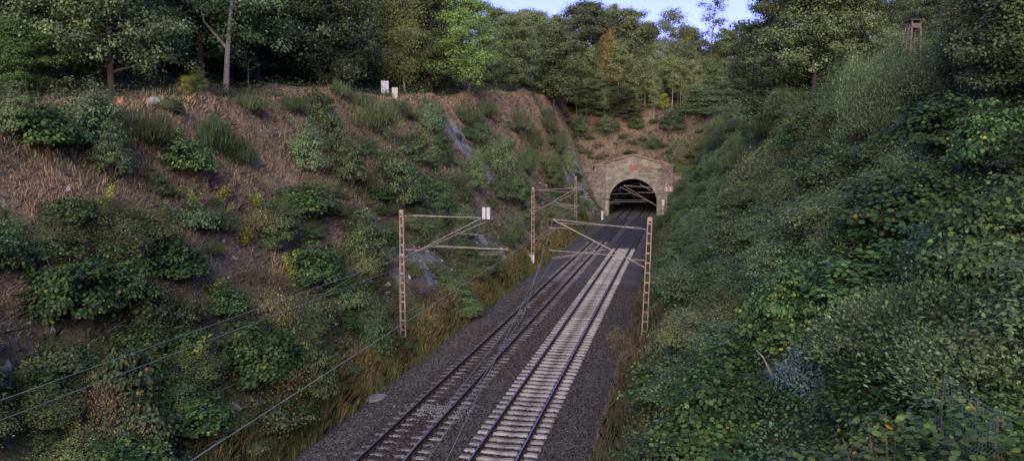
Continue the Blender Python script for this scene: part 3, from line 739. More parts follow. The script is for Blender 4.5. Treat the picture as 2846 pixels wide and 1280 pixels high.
def make_tree(key, seed, Ht, tr, base, R, nlimb, ncl, nleaf, leaf, cr, flat=.6, droop=0., rise=.45, cols=G_MID, bark='bark', lean=0., fork=None, wts=W4, prof='oval', shape='q', aspect=.65, hang=0):
    global rng
    rng = np.random.default_rng(seed); r = random.Random(seed)
    mb = MB(); K_ = 9
    def trunkpt(f): return np.array((lean*f*Ht+math.sin(f*5+seed)*.02*Ht*f, math.cos(f*4+seed)*.018*Ht*f, f*Ht))
    tube_arrays(mb, [trunkpt(i/K_) for i in range(K_+1)], tr, tr*.12, 8)
    C = []; CR = []
    def limb(p0, az, L, r0, up):
        pts = []; d = np.array((math.cos(az), math.sin(az), 0)); sd_ = np.array((-d[1], d[0], 0)); wob = r.uniform(-.25, .25)
        for i in range(7):
            s = i/6; pts.append(p0+d*L*s+sd_*L*wob*s*s+np.array((0, 0, L*(up*s-droop*s*s)))+np.array((r.gauss(0, .03), r.gauss(0, .03), r.gauss(0, .03)))*L*s)
        tube_arrays(mb, pts, r0, r0*.15, 5)
        for k in range(ncl):
            s = r.uniform(.3, 1.0)**.8; q_ = s*6; i = min(int(q_), 5); c0 = pts[i]+(pts[i+1]-pts[i])*(q_-i)
            off = np.array((r.gauss(0, 1), r.gauss(0, 1), r.gauss(0, .55)))*L*.20
            tube_arrays(mb, [c0, c0+off*.6+np.array((0, 0, .02*L)), c0+off], r0*.28, r0*.08, 3)
            C.append(c0+off); CR.append(cr*r.uniform(.7, 1.25))
    az = r.uniform(0, 6)
    for i in range(nlimb):
        f = base+(0.97-base)*((i+r.uniform(0, .8))/nlimb); az += 2.399+r.uniform(-.4, .4)
        t = (f-base)/(1-base)
        if prof == 'oval': L = R*(.55+.6*math.sin(PI*min(1, t*.9+.12)))*(1-t*.35)
        elif prof == 'cone': L = R*(1.05-t*.95)
        elif prof == 'broad': L = R*(.8+.3*math.sin(PI*t))*(1-.55*t*t)
        else: L = R*(.75+.25*r.random())*(1-.7*t)
        L *= r.uniform(.65, 1.15)
        limb(trunkpt(f), az, max(L, .3), tr*(.42*(1-t)+.10), rise*r.uniform(.6, 1.4)+t*.5)
    if fork:
        f0, dx, hh = fork; p0 = trunkpt(f0); p1 = p0+np.array((dx, 0, hh)); pm = p0+np.array((dx*.75, 0, hh*.4))
        tube_arrays(mb, [p0, pm, p1], tr*.6, tr*.15, 7)
        for k in range(5): limb(pm+(p1-pm)*r.random(), r.uniform(0, 6), R*.5*r.uniform(.6, 1), tr*.2, rise)
    C = np.array(C); CR = np.array(CR); n = len(C)*nleaf
    ci = np.repeat(np.arange(len(C)), nleaf)
    off = rng.normal(size=(n, 3)); off *= np.array((1, 1, flat))*CR[ci][:, None]*.62
    if hang: off[:, 2] = -np.abs(rng.exponential(hang, n))*CR[ci]; off[:, :2] *= .6
    P = C[ci]+off
    ax0 = P.copy(); ax0[:, 2] = 0
    nr = unit(unit(off)*.75+unit(ax0)*.35+np.array((0, 0, .55))+rng.normal(size=(n, 3))*.38)
    sz = leaf*rng.uniform(.6, 1.35, n)
    tint = rng.uniform(.68, 1.35, len(C))[ci][:, None]
    ax = np.tile(np.array((0, 0, -1.)), (n, 1)) if hang else None
    if hang: nr = unit(unit(ax0)*.8+rng.normal(size=(n, 3))*np.array((.6, .6, .3)))
    V = leaf_polys(P, sz, nr, shape, aspect, ax)
    fm = poly_mesh('foliage_'+key, V, leafcols(n, cols, wts, .12)*tint, M['leaf'])
    wm = mb.mesh('wood_'+key, M[bark], True)
    TREES[key] = (fm, wm, Ht, R)
def make_shrub(key, seed, R, Ht, ncl, nleaf, leaf, cr, cols, wts=W4, shape='q', aspect=.65, flat=.6, upright=0., low=.0, bark='twig', nyel=0, layered=False, stems=True, hollow=.35):
    global rng
    rng = np.random.default_rng(seed); r = random.Random(seed)
    mb = MB(); C = []
    lob = [r.uniform(.75, 1.15) for _ in range(7)]
    for k in range(ncl):
        az = r.uniform(0, 2*PI); el = math.asin(r.uniform(low, 1)**(1.0)); rr = (hollow+(1-hollow)*r.random()**.45)*lob[int(az/(2*PI)*7) % 7]
        c = np.array((math.cos(az)*math.cos(el)*R*rr, math.sin(az)*math.cos(el)*R*rr, .12*Ht+math.sin(el)*Ht*.88*rr*(1+.18*math.sin(az*3+seed))))
        C.append(c)
        if stems and k % 2 == 0:
            b = np.array((c[0]*.12, c[1]*.12, 0)); m1_ = b+(c-b)*np.array((.35, .35, .6))
            tube_arrays(mb, [b-np.array((0, 0, .3)), m1_, c, c+(c-m1_)*.06], .014*R, .004*R, 4)
    C = np.array(C); n = ncl*nleaf; ci = np.repeat(np.arange(ncl), nleaf)
    CR = cr*rng.uniform(.7, 1.3, ncl)
    off = rng.normal(size=(n, 3))*np.array((1, 1, flat))*CR[ci][:, None]*.6
    P = C[ci]+off; P[:, 2] = np.maximum(P[:, 2], .03)
    out = unit(P*np.array((1, 1, .8))+1e-6)
    nr = unit(unit(off)*.5+out*.6+np.array((0, 0, .5))+rng.normal(size=(n, 3))*.36)
    if upright: nr = unit(rng.normal(size=(n, 3))*np.array((1, 1, .25)))
    sz = leaf*rng.uniform(.55, 1.3, n); ax = (out*.5+np.array((0, 0, upright))) if upright else None
    V = leaf_polys(P, sz, nr, shape, aspect, ax)
    cc = leafcols(n, cols, wts, .14)*rng.uniform(.75, 1.25, ncl)[ci][:, None]
    if nyel:
        kk = rng.choice(n, nyel, replace=False); cc[kk] = np.array((.42, .30, .03))*rng.uniform(.6, 1.1, (nyel, 1))
    SHRUBS.setdefault(key, []).append((poly_mesh('foliage_'+key, V, cc, M['leaf']), mb.mesh('wood_'+key, M[bark]), R, Ht))
def make_sapling(key, seed, Ht, cols, nst=5, n_per=90, leaf=.09):
    global rng
    rng = np.random.default_rng(seed); r = random.Random(seed); mb = MB(); P = []
    for k in range(nst):
        az = r.uniform(0, 6.28); L = Ht*r.uniform(.6, 1); pts = []
        for i in range(6):
            s = i/5; pts.append(np.array((math.cos(az)*L*.28*s*s+r.gauss(0, .02), math.sin(az)*L*.28*s*s+r.gauss(0, .02), L*s-.1)))
        tube_arrays(mb, pts, .014, .004, 4)
        for j in range(n_per):
            s = r.uniform(.25, 1)*5; i = min(int(s), 4); c = pts[i]+(pts[i+1]-pts[i])*(s-i); P.append(c+np.array((r.gauss(0, .11), r.gauss(0, .11), r.gauss(0, .07)))*(1.3-.5*s/5)*Ht*.55)
    P = np.array(P); n = len(P); nr = unit(np.array((0, 0, .6))+rng.normal(size=(n, 3))*.7)
    V = leaf_polys(P, leaf*rng.uniform(.6, 1.3, n), nr, 'q', .6)
    SHRUBS.setdefault(key, []).append((poly_mesh('foliage_'+key, V, leafcols(n, cols, W4), M['leaf']), mb.mesh('wood_'+key, M['twig']), Ht*.35, Ht))
def make_fern(key, seed):
    global rng
    rng = np.random.default_rng(seed); r = random.Random(seed); mb = MB(); VV = []
    for k in range(11):
        az = 2*PI*k/11+r.uniform(-.2, .2); L = r.uniform(.7, 1.05); prev = None; d = np.array((math.cos(az), math.sin(az), 0)); sd_ = np.array((-d[1], d[0], 0)); pts = []
        for i in range(22):
            s = i/21; pts.append(d*L*.85*s+np.array((0, 0, L*(1.0*s-.75*s*s))))
        tube_arrays(mb, pts[::3], .008, .002, 3)
        for i in range(3, 22):
            s = i/21; wl = .22*L*math.sin(PI*min(1, .15+s*.85))+.01
            for sg in (-1, 1):
                t_ = sd_*sg*wl+d*wl*.35-np.array((0, 0, wl*.15)); c = pts[i]; e = d*.019*L
                VV.append([c-e, c+t_*.5-e*1.1, c+t_, c+t_*.5+e*1.1])
    V = np.array(VV); n = len(V)
    SHRUBS.setdefault(key, []).append((poly_mesh('fronds_'+key, V, leafcols(n, [(.035, .075, .035), (.05, .10, .045)], [1, 1], .12), M['leaf']), mb.mesh('wood_'+key, M['twig']), .9, .7))
# trees
make_tree('oak', 11, 13, .26, .12, 5.2, 34, 14, 100, .20, .80, .5, .05, .35, G_DOME+G_HILL[:2], wts=[3, 3, 2, 2, 2, 2], prof='broad')
make_tree('oakdark', 12, 13, .25, .03, 4.6, 36, 14, 95, .20, .78, .45, .08, .25, G_DARK, prof='broad')
make_tree('maple', 13, 11, .18, .14, 3.7, 30, 12, 90, .19, .75, .55, .0, .5, G_BRIGHT)
make_tree('birch', 14, 14, .15, .2, 3.3, 34, 13, 95, .17, 1.0, 1, .35, .55, G_PALE+G_OLIVE[1:2], wts=[3, 2, 2, 2, 2], bark='birchbark', hang=.85, lean=-.05)
make_tree('ash', 15, 13, .15, .1, 3.3, 32, 12, 80, .21, .70, .6, .1, .55, G_HILL)
make_tree('ashpale', 16, 12, .12, .1, 2.9, 32, 11, 75, .21, .66, .7, .15, .6, G_PALE[:3]+G_HILL[:2], wts=[2, 1, 2, 3, 3])
make_tree('young', 17, 9, .06, .38, 1.5, 20, 7, 45, .15, .55, .7, .1, .6, G_HILL+[(.13, .15, .06)], bark='birchbark', wts=[2, 3, 3, 1, 3])
make_tree('young2', 18, 9.5, .055, .45, 1.3, 18, 7, 40, .15, .5, .8, .2, .7, G_PALE, bark='birchbark')
make_tree('layered', 19, 6, .14, .03, 3.4, 32, 12, 95, .17, .9, .22, .12, .15, G_DARK, prof='cone')
make_tree('yellow', 20, 4.5, .05, .25, 1.3, 16, 7, 45, .14, .45, .8, .1, .6, G_YEL)
make_tree('orange', 21, 9, .06, .35, 1.3, 18, 8, 45, .13, .55, 1, .1, .6, G_ORANGE)
make_tree('spruce', 22, 16, .2, .02, 3.2, 44, 8, 60, .18, .6, .35, .28, .05, [(.010, .018, .012), (.016, .026, .017), (.022, .030, .02), (.014, .02, .012)], prof='cone')
make_tree('forkpine', 23, 13, .23, .50, 2.6, 11, 5, 45, .14, .55, .5, .05, .5, G_DARK, bark='pinebark', lean=.09, fork=(.25, -2.3, 5.0))
make_tree('snag', 24, 3.4, .14, .5, 1.9, 7, 2, 14, .10, .4, .4, .05, .45, G_OLIVE, bark='bark')
make_tree('sparse', 25, 12, .10, .45, 1.8, 16, 6, 32, .15, .5, .7, .05, .6, [(.03, .035, .02), (.045, .05, .028), (.06, .06, .03), (.03, .03, .02)])
# shrubs
for s in (1, 2, 3):
    make_shrub('dome', 100+s, 1.25, 1.9, 150, 66, .085, .27, G_DOME if s != 2 else G_MID[:2]+G_DOME[:1]+G_DARK[:1], flat=.35)
    make_shrub('domeblue', 110+s, 1.3, 1.9, 140, 62, .09, .32, G_BLUE, flat=.5)
    make_shrub('hazel', 120+s, 1.7, 2.5, 105, 42, .145, .42, G_HAZ, shape='r', flat=.4, aspect=.8, nyel=14)
    make_shrub('broom', 130+s, 1.1, 1.25, 80, 48, .34, .30, [(.042, .062, .026), (.06, .08, .032), (.08, .095, .04), (.03, .042, .02)], shape='t', aspect=.055, upright=1.6, low=.2)
    make_shrub('fine', 140+s, 1.2, 2.0, 105, 62, .085, .32, G_BLUE[:2]+G_MID[1:3], flat=.8, aspect=.5)
    make_shrub('fineolive', 150+s, 1.2, 1.9, 105, 60, .085, .32, G_OLIVE+G_PALE[:1], wts=[3, 2, 2, 1, 2], flat=.8, aspect=.5)
    make_shrub('bramble', 160+s, 1.3, .8, 90, 42, .10, .32, G_DARK+[(.10, .05, .03)], wts=[3, 3, 2, 2, .5], shape='r', flat=.5, low=.0, aspect=.75)
    make_shrub('weed', 170+s, .8, 1.1, 60, 40, .07, .22, G_DRYB+G_OLIVE[:2], wts=[2, 2, 1, 2, 2, 2], flat=1.2, aspect=.4, upright=.8)
    make_sapling('yellow', 180+s, 1.7, G_YEL, 6, 95, .105)
    make_sapling('sapling', 190+s, 2.2, G_BRIGHT, 6, 110, .10)
for s in (1, 2):
    make_shrub('silver', 200+s, 1.15, 1.3, 80, 55, .11, .28, G_SILV, flat=.5, aspect=.38)
    make_shrub('willow', 210+s, 1.5, 2.7, 120, 84, .088, .36, G_BLUE+G_MID[1:2], wts=[2, 3, 2, 1, 2], flat=.9, aspect=.45, upright=.3)
    make_shrub('bighazel', 220+s, 2.1, 3.0, 140, 56, .14, .45, G_HAZ+[(.09, .14, .04)], wts=[3, 3, 2, 2, 1], shape='r', flat=.35, aspect=.85, nyel=26)
    make_shrub('nearhazel', 225+s, 1.5, 4.0, 150, 34, .105, .42, G_BRIGHT+G_MID[:2]+G_YEL[:1], wts=[3, 2, 3, 1, 3, 3, .7], shape='r', flat=.5, aspect=.9, nyel=40, low=.15)
    make_shrub('brighthazel', 230+s, 1.2, 1.4, 50, 26, .15, .35, G_BRIGHT+G_MID[:2], wts=[3, 2, 2, 1, 2, 2], shape='r', flat=.45, aspect=.88, nyel=26)
    make_shrub('aster', 240+s, .5, 1.3, 34, 40, .05, .18, [(.20, .17, .19), (.12, .10, .10), (.05, .05, .035), (.08, .07, .06)], flat=1.4, aspect=.5)
make_fern('fern', 250)
rng = np.random.default_rng(99); random.seed(99)
CAT = {'dome': 'bush', 'domeblue': 'bush', 'hazel': 'hazel bush', 'broom': 'broom bush', 'fine': 'bush', 'fineolive': 'bush', 'bramble': 'bramble', 'weed': 'weed clump', 'yellow': 'sapling', 'sapling': 'sapling',
       'silver': 'shrub', 'willow': 'willow bush', 'bighazel': 'hazel bush', 'brighthazel': 'hazel bush', 'nearhazel': 'hazel bush', 'aster': 'weed clump', 'fern': 'fern'}
NAME = {'dome': 'round_bush', 'domeblue': 'round_bush', 'hazel': 'hazel_bush', 'broom': 'broom_bush', 'fine': 'fine_leaved_bush', 'fineolive': 'fine_leaved_bush', 'bramble': 'bramble', 'weed': 'dry_weed', 'yellow': 'yellow_sapling', 'sapling': 'green_sapling',
        'silver': 'silvery_shrub', 'willow': 'willow_bush', 'bighazel': 'hazel_bush', 'brighthazel': 'hazel_bush', 'nearhazel': 'hazel_bush', 'aster': 'seed_head_weed', 'fern': 'fern'}
def put_shrub(kind, p, rad, hgt, label, group=None, tilt=0.):
    fm, wm, R, Ht = random.choice(SHRUBS[kind])
    t = thing(NAME[kind], label, CAT[kind], (float(p[0]), float(p[1]), float(p[2])-.05), random.uniform(0, 6.28), group)
    s = rad/R; t.scale = (s, s*random.uniform(.9, 1.1), hgt/Ht)
    link('foliage' if kind != 'fern' else 'fronds', fm, None, t); link('stems', wm, None, t)
    return t
def put_tree(key, name, p, Ht, label, group=None, rw=1.0, rz=None):
    fm, wm, h0, R = TREES[key]
    t = thing(name, label, 'tree', (float(p[0]), float(p[1]), float(p[2])-.1), random.uniform(0, 6.28) if rz is None else rz, group)
    s = Ht/h0; t.scale = (s*rw, s*rw, s)
    link('crown', fm, None, t); link('trunk', wm, None, t)
    return t
def G(x, y): return np.array((x, y, float(H(x, y))))
#==PLANTING==
# ------------------------------------------------------------------ left bank shrubs: (kind, x, base y, width, height, label) read on the photo, standing on the bank
LB = [
('dome', 800, 308, 78, 62, 'round green bush at the crest, below the grass left of the two white boxes'),
('dome', 822, 395, 85, 100, 'tall green bush below the crest bush, topmost of the diagonal trio on the brown bank'),
('domeblue', 770, 432, 98, 80, 'bluish round bush, outermost of the diagonal trio on the brown bank'),
('dome', 876, 466, 82, 100, 'dark bush, lowest of the diagonal trio on the brown bank'),
('broom', 938, 346, 110, 68, 'wide feathery bush below the two white boxes'),
('domeblue', 1084, 345, 68, 70, 'compact round bush just above the grey rock slab'),
('dome', 1050, 420, 90, 70, 'spreading bush hugging the side of the grey rock slab'),
('dome', 1003, 528, 118, 122, 'large dense bush above the grey box on the near mast'),
('dome', 1098, 535, 80, 75, 'dark bush between the large dense bush and the grey box'),
('fine', 1155, 512, 84, 75, 'mid green bush right below the grey rock slab'),
('dome', 1112, 400, 52, 52, 'small bush touching the edge of the grey rock slab'),
('domeblue', 1207, 362, 54, 56, 'small round bush beside the top of the grey rock slab'),
('fine', 1252, 448, 92, 78, 'loose green bush beyond the foot of the rock slab'),
('dome', 1192, 478, 60, 62, 'green bush close under the foot of the rock slab'),
('dome', 1300, 522, 66, 66, 'dark bush above the slim mast with the cabinet'),
('broom', 1322, 436, 56, 62, 'upright bush halfway up the far brown bank'),
('broom', 1342, 374, 52, 52, 'upright bush near the far bank crest'),
('broom', 1306, 328, 48, 46, 'feathery bush beside the orange grass at the crest'),
('fineolive', 1366, 424, 52, 62, 'olive bush on the far bank above the second mast'),
('dome', 1392, 476, 52, 56, 'dark bush beside the rock next to the tunnel'),
('broom', 1402, 386, 48, 60, 'upright bush near the corner above the tunnel wall'),
('fine', 1430, 440, 40, 70, 'slim bush growing on the rock corner near the portal'),
('dome', 1262, 505, 60, 50, 'low bush between the slab foot and the second mast'),
('broom', 1170, 318, 80, 42, 'low feathery bush on the orange grass crest'),
('broom', 1225, 300, 60, 40, 'feathery clump at the crest beyond the orange grass'),
('broom', 1375, 335, 44, 40, 'small dark clump under the hillside trees'),
('domeblue', 1200, 420, 40, 36, 'tiny bush on the lit edge of the rock slab'),
('hazel', 470, 452, 128, 104, 'large pale green bush in the middle of the brown bank'),
('broom', 532, 384, 100, 92, 'dark feathery bush above the large pale green bush'),
('broom', 600, 420, 84, 70, 'thin feathery bush right of the large pale green bush'),
('hazel', 115, 385, 150, 120, 'very large dark bush at the edge of the wood'),
('domeblue', 225, 385, 150, 110, 'large bluish bush below the thick oak trunk'),
('broom', 368, 376, 130, 88, 'wide broom bush below the pale boulder'),
('dome', 30, 360, 110, 100, 'dark bush at the far edge under the bright hazel leaves'),
('dome', 280, 455, 105, 78, 'green bush with a yellow sapling at its foot'),
('hazel', 168, 590, 125, 84, 'leafy bush above the large dark hazel'),
('hazel', 762, 560, 135, 88, 'pale leafy bush in the middle above the bare brown scree'),
('dome', 700, 625, 110, 84, 'dark bush beside the bare brown scree'),
('hazel', 788, 728, 140, 118, 'dense bush right of the orange grass tufts'),
('bighazel', 170, 830, 210, 190, 'huge dark hazel low on the bank, bigger than all near it'),
('hazel', 300, 790, 150, 150, 'dark hazel merging with the huge hazel'),
('hazel', 440, 715, 160, 115, 'broad dark bush beside the huge hazel'),
('hazel', 12, 690, 110, 150, 'bright leafy bush cut by the edge of the picture'),
('bighazel', 650, 985, 200, 160, 'broad dark bluish bush crossed by the two wires'),
('hazel', 350, 905, 130, 90, 'bright green bush crossed by the upper wire'),
('dome', 920, 690, 120, 96, 'dark bush between the dense bush and the near mast'),
('domeblue', 948, 892, 88, 86, 'bright bluish green bush at the foot of the near mast'),
('dome', 800, 1015, 110, 118, 'dark upright bush where the bank meets the verge'),
('fine', 1072, 625, 96, 62, 'bush behind the long arm of the near mast'),
('dome', 900, 600, 90, 60, 'low dark bush above the bush beside the near mast'),
('fine', 1165, 600, 92, 60, 'bush just under the grey box of the near mast'),
('fineolive', 1130, 745, 100, 60, 'low bush behind the near mast at the toe'),
('dome', 1215, 690, 84, 60, 'dark bush at the toe below the arms'),
('fine', 1290, 610, 70, 50, 'bush beside the second mast'),
('dome', 1170, 800, 92, 52, 'low dark bush spilling onto the orange verge grass'),
('fineolive', 1380, 560, 60, 36, 'low green bush between the second mast and the rubble'),
('fine', 1450, 540, 50, 30, 'low green bush in front of the rubble ledge'),
('hazel', 100, 1040, 150, 90, 'low hazel bush near the bottom corner'),
('hazel', 480, 1100, 170, 90, 'low hazel at the bottom edge of the brown bank'),
('fineolive', 250, 985, 120, 80, 'olive bush under the lower wire'),
('dome', 400, 500, 60, 45, 'small bush below the large pale green bush'),
('hazel', 560, 800, 110, 70, 'dim bush on the netted scree'),
('bramble', 620, 860, 120, 50, 'bramble clump trailing over the scree'),
('bramble', 330, 1060, 150, 50, 'bramble clump low on the bank by the lower wire'),
('bramble', 160, 930, 150, 50, 'bramble clump below the huge hazel'),
('bramble', 700, 1080, 150, 50, 'bramble clump at the verge by the bottom edge'),
('bramble', 880, 780, 110, 44, 'bramble clump left of the near mast'),
('broom', 895, 268, 90, 28, 'tall feathery grass clump hiding the foot of the taller white box'),
('broom', 1000, 296, 70, 34, 'feathery clump below the shorter white box'),
('broom', 850, 250, 60, 36, 'feathery clump at the crest by the dark wood'),
('broom', 630, 290, 90, 40, 'thin feathery clump on the orange crest grass'),
('broom', 740, 290, 60, 40, 'thin clump among the orange crest grass'),
('domeblue', 925, 392, 44, 32, 'small lone bush on the pinkish slope'),
('domeblue', 965, 290, 36, 28, 'tiny dark bush under the shorter white box'),
('dome', 435, 285, 50, 30, 'small dark bush at the pale boulder'),
('domeblue', 1530, 345, 55, 30, 'dark low bush on the red slope above the tunnel gable'),
('domeblue', 1690, 335, 60, 38, 'dark round bush on the red slope near the green bank'),
('dome', 1600, 330, 40, 22, 'small bush in the middle of the red slope'),
('dome', 1460, 340, 40, 30, 'small bush at the start of the red slope'),
('fine', 1640, 380, 50, 24, 'low pale bush just above the gable'),
('yellow', 262, 545, 60, 80, 'yellow sapling below the green bush on the brown bank'),
('yellow', 490, 545, 55, 80, 'tallest yellow sapling on the middle of the brown bank'),
('yellow', 345, 575, 50, 60, 'yellow green sapling left of the middle one'),
('yellow', 560, 520, 50, 62, 'yellow green sapling beside a dark bush'),
('yellow', 720, 540, 90, 62, 'yellow leaves in front of the pale leafy bush'),
('yellow', 640, 530, 60, 44, 'low yellow sapling between the bushes'),
('yellow', 440, 510, 60, 50, 'yellow sapling under the large pale green bush'),
('yellow', 235, 600, 36, 60, 'thin yellow sapling above the huge hazel'),
('yellow', 430, 1080, 46, 80, 'yellow sapling near the bottom between the wires'),
('yellow', 190, 1090, 40, 90, 'yellow sapling at the bottom by the corner'),
('yellow', 540, 760, 80, 60, 'yellowish sapling on the netted scree'),
('sapling', 400, 950, 90, 80, 'bright green sapling crossed by the upper wire'),
('sapling', 60, 600, 60, 70, 'bright sapling by the edge above the bright bush'),
]
for (k_, x, y, w_, h_, lab) in LB:
    p = hit(*D(x, y)); dd = dist(p); rad = w_*K*dd/F/2; hh = h_*K*dd/F
    # shift uphill so that the front of the bush meets the base line
    n = np.array((p[0]*1., p[1]*1.)); n = n/np.linalg.norm(n); q = p[:2]+n*rad*.35
    put_shrub(k_, (q[0], q[1], float(H(q[0], q[1]))-.05), rad*1.15, max(hh*(1.4 if k_ in ('dome', 'domeblue', 'fine') else 1.0), .4), lab)

# extra low vegetation over the left bank, by zones of the bank
def scatter(kinds, n, xr, yr, rr, hr, label, group, dens=None, minz=None):
    k = 0; tries = 0
    while k < n and tries < n*40:
        tries += 1
        X = random.uniform(*xr) if not callable(xr) else xr(); Y = yr[0]+(yr[1]-yr[0])*random.random()**1.25
        if dens and random.random() > dens(X, Y): continue
        z = float(H(X, Y)); kk = random.choice(kinds)
        s = random.uniform(*rr); put_shrub(kk, (X, Y, z), s, random.uniform(*hr)*s, label, group); k += 1
scatter(['hazel', 'dome', 'fineolive', 'bramble', 'weed', 'fineolive', 'aster', 'dome', 'fine'], 110, (-21.5, -14.3), (13, 56), (.6, 1.35), (.8, 1.15), 'dark leafy bush among many on the dim lower part of the brown bank', 'leafy bushes on the lower brown bank')
scatter(['sapling', 'yellow'], 26, (-21.5, -14.3), (13, 50), (.3, .7), (2.2, 2.8), 'thin light green sapling among the bushes of the lower brown bank', 'saplings on the lower brown bank')
scatter(['weed', 'bramble', 'bramble'], 60, (-22, -13.6), (13, 60), (.4, .9), (.5, .8), 'low straggly clump scattered on the dim lower part of the brown bank', 'straggly clumps on the lower brown bank')
scatter(['dome', 'domeblue', 'fine', 'bramble'], 80, (-23, -14.0), (55, 138), (.6, 1.3), (.8, 1.15), 'small shrub clinging to the steep far part of the brown bank', 'small shrubs on the steep far bank')
scatter(['weed', 'broom', 'broom'], 46, (-25.5, -16), (28, 110), (.4, .8), (.8, 1.2), 'small withered clump on the bare upper part of the brown bank', 'withered clumps on the bare brown bank')

# ------------------------------------------------------------------ right bank
RB = [
('hazel', 1800, 1140, 230, 230, 'dark green hazel bush at the bank foot with a few yellow leaves'),
('bighazel', 1990, 830, 210, 200, 'spreading hazel with a red spray of leaves, above the silvery shrub'),
('bighazel', 2160, 690, 200, 170, 'broad dark hazel in the middle of the green bank'),
('bighazel', 2480, 760, 330, 330, 'giant hazel with large round leaves at the edge of the green bank'),
('hazel', 2330, 560, 220, 160, 'dark hazel above the giant one'),
('silver', 2030, 990, 170, 130, 'silvery leaved shrub in the middle of the near bank'),
('silver', 2120, 900, 90, 70, 'small silvery shrub beside the ferns'),
('fern', 2110, 840, 110, 60, 'tall green fern above the silvery shrub'),
('fern', 2040, 830, 80, 50, 'fern beside the withered stems'),
('fern', 1930, 1010, 110, 70, 'fern left of the silvery shrub'),
('fern', 2400, 1010, 120, 70, 'fern in front of the wire mesh'),
('fern', 1890, 1130, 100, 70, 'light green fern at the bottom edge'),
('aster', 1740, 720, 50, 70, 'pale pink seed heads standing above the bushes near the mast'),
('aster', 1960, 960, 80, 60, 'withered seed heads below the fallen branch'),
('aster', 1880, 1080, 60, 60, 'withered seed heads at the bottom beside the light fern'),
('weed', 1560, 880, 60, 60, 'reddish withered clump where the ballast meets the bank'),
('fineolive', 1830, 800, 130, 110, 'olive green bush right of the mast foot'),
('fine', 1700, 640, 90, 90, 'fine leaved bush behind the near ladder mast'),
('domeblue', 1860, 640, 150, 100, 'dark bluish bush at mid height of the green bank'),
('brighthazel', 2220, 1150, 170, 110, 'bright yellow green leaves at the bottom right of the silvery shrub'),
('brighthazel', 2400, 1150, 150, 100, 'bright leaves with big yellow ones below the wire mesh'),
('brighthazel', 2330, 930, 170, 60, 'bright yellow green spray above the wire mesh'),
('brighthazel', 2520, 960, 120, 80, 'bright spray behind the wire mesh'),
('brighthazel', 2540, 1130, 120, 110, 'bright green bush at the bottom right corner'),
('hazel', 2180, 1050, 190, 150, 'dim hazel between the silvery shrub and the wire mesh'),
('willow', 1990, 300, 130, 90, 'grey green willow bush below the large oak'),
('willow', 2120, 300, 150, 130, 'upright willow bush on the bank under the high seat'),
('willow', 2215, 345, 150, 140, 'tall pale willow bush below the wooden high seat'),
('willow', 2380, 260, 190, 170, 'dense willow right of the wooden high seat'),
('willow', 2510, 230, 170, 190, 'tall willow at the upper corner'),
('bighazel', 2500, 420, 200, 190, 'dark hazel at the edge below the corner willow'),
('willow', 2250, 205, 120, 85, 'willow hiding the stilts of the wooden high seat'),
('fine', 2325, 215, 120, 85, 'round bush at the foot of the wooden high seat'),
('fine', 2100, 470, 230, 130, 'large fine leaved bush in the middle of the green bank'),
('fineolive', 1930, 480, 160, 110, 'olive fine leaved bush in the centre of the green bank'),
]
for (k_, x, y, w_, h_, lab) in RB:
    p = hit(*D(x, y)); dd = dist(p); rad = w_*K*dd/F/2; hh = h_*K*dd/F
    put_shrub(k_, p, rad*1.1, max(hh*.95, .35), lab)
def pxof(X, Y): return 1423+F*((X*math.cos(TH)+Y*math.sin(TH))/(-X*math.sin(TH)+Y*math.cos(TH)))
for (px_, py_, dd_, lab) in ((2460, 1090, 9.0, 'tall bright hazel shoots with big yellow leaves at the bottom corner'), (2250, 1130, 9.5, 'bright hazel shoots at the bottom edge near the silvery shrub'), (2570, 1080, 8.2, 'bright hazel shoots cut by the corner of the picture'), (2080, 1150, 11.5, 'pale hazel shoots at the bottom edge below the silvery shrub')):
    r_ = ray(*D(px_, py_)); X_ = r_[0]*dd_; Y_ = r_[1]*dd_; g_ = float(H(X_, Y_)); zt = CZ+r_[2]*dd_
    put_shrub('nearhazel', (X_, Y_, g_), 1.3, max(zt-g_+.1, 1.0), lab)
def rxat(Y, f):    # fraction f up the right bank
    s = float(np.interp(Y, [0, 20, 35, 45, 80, 140, 160], [.88, .88, .92, 1.05, 1.35, 1.75, 1.8])); c = float(np.interp(Y, [0, 30, 60, 140], [16.5, 15.5, 15.0, 17.0]))
    return -TOE_R+f*c/s
def zone(kinds, n, f0, f1, y0, y1, r0, r1, h0, h1, label, group):
    for i in range(n):
        f = random.uniform(f0, f1); Y = y0+(y1-y0)*((i+random.random())/n)**1.15; X = rxat(Y, f); s = random.uniform(r0, r1)
        if X*X+Y*Y < 49 or (X < .8 and 33 < Y < 44): continue
        if f > .55 and 2440 < pxof(X, Y) < 2620 and 18 < Y < 44: continue
        put_shrub(random.choice(kinds), (X, Y, float(H(X, Y))-.1), s, s*random.uniform(h0, h1), label, group)
zone(['hazel', 'hazel', 'bighazel', 'brighthazel', 'fern'], 42, .13, .55, 8.5, 26, .6, 1.2, .8, 1.1, 'broad leaved bush close by on the near end of the green bank', 'broad leaved bushes on the near green bank')
zone(['fine', 'domeblue', 'hazel', 'fineolive', 'dome'], 40, .08, .35, 18, 62, .9, 1.7, .8, 1.15, 'leafy bush low on the green bank between the bank foot hazel and the near mast', 'bushes low on the green bank')
zone(['hazel', 'fine', 'dome', 'willow', 'fineolive'], 44, .35, .75, 12, 55, 1.2, 2.1, .7, 1.1, 'bush on the middle of the green bank beyond the ferns', 'bushes on the middle of the green bank')
zone(['willow', 'fine', 'hazel', 'fineolive'], 40, .72, 1.15, 14, 60, 1.3, 2.1, .8, 1.15, 'tall bush along the top of the near green bank', 'bushes along the top of the near green bank')
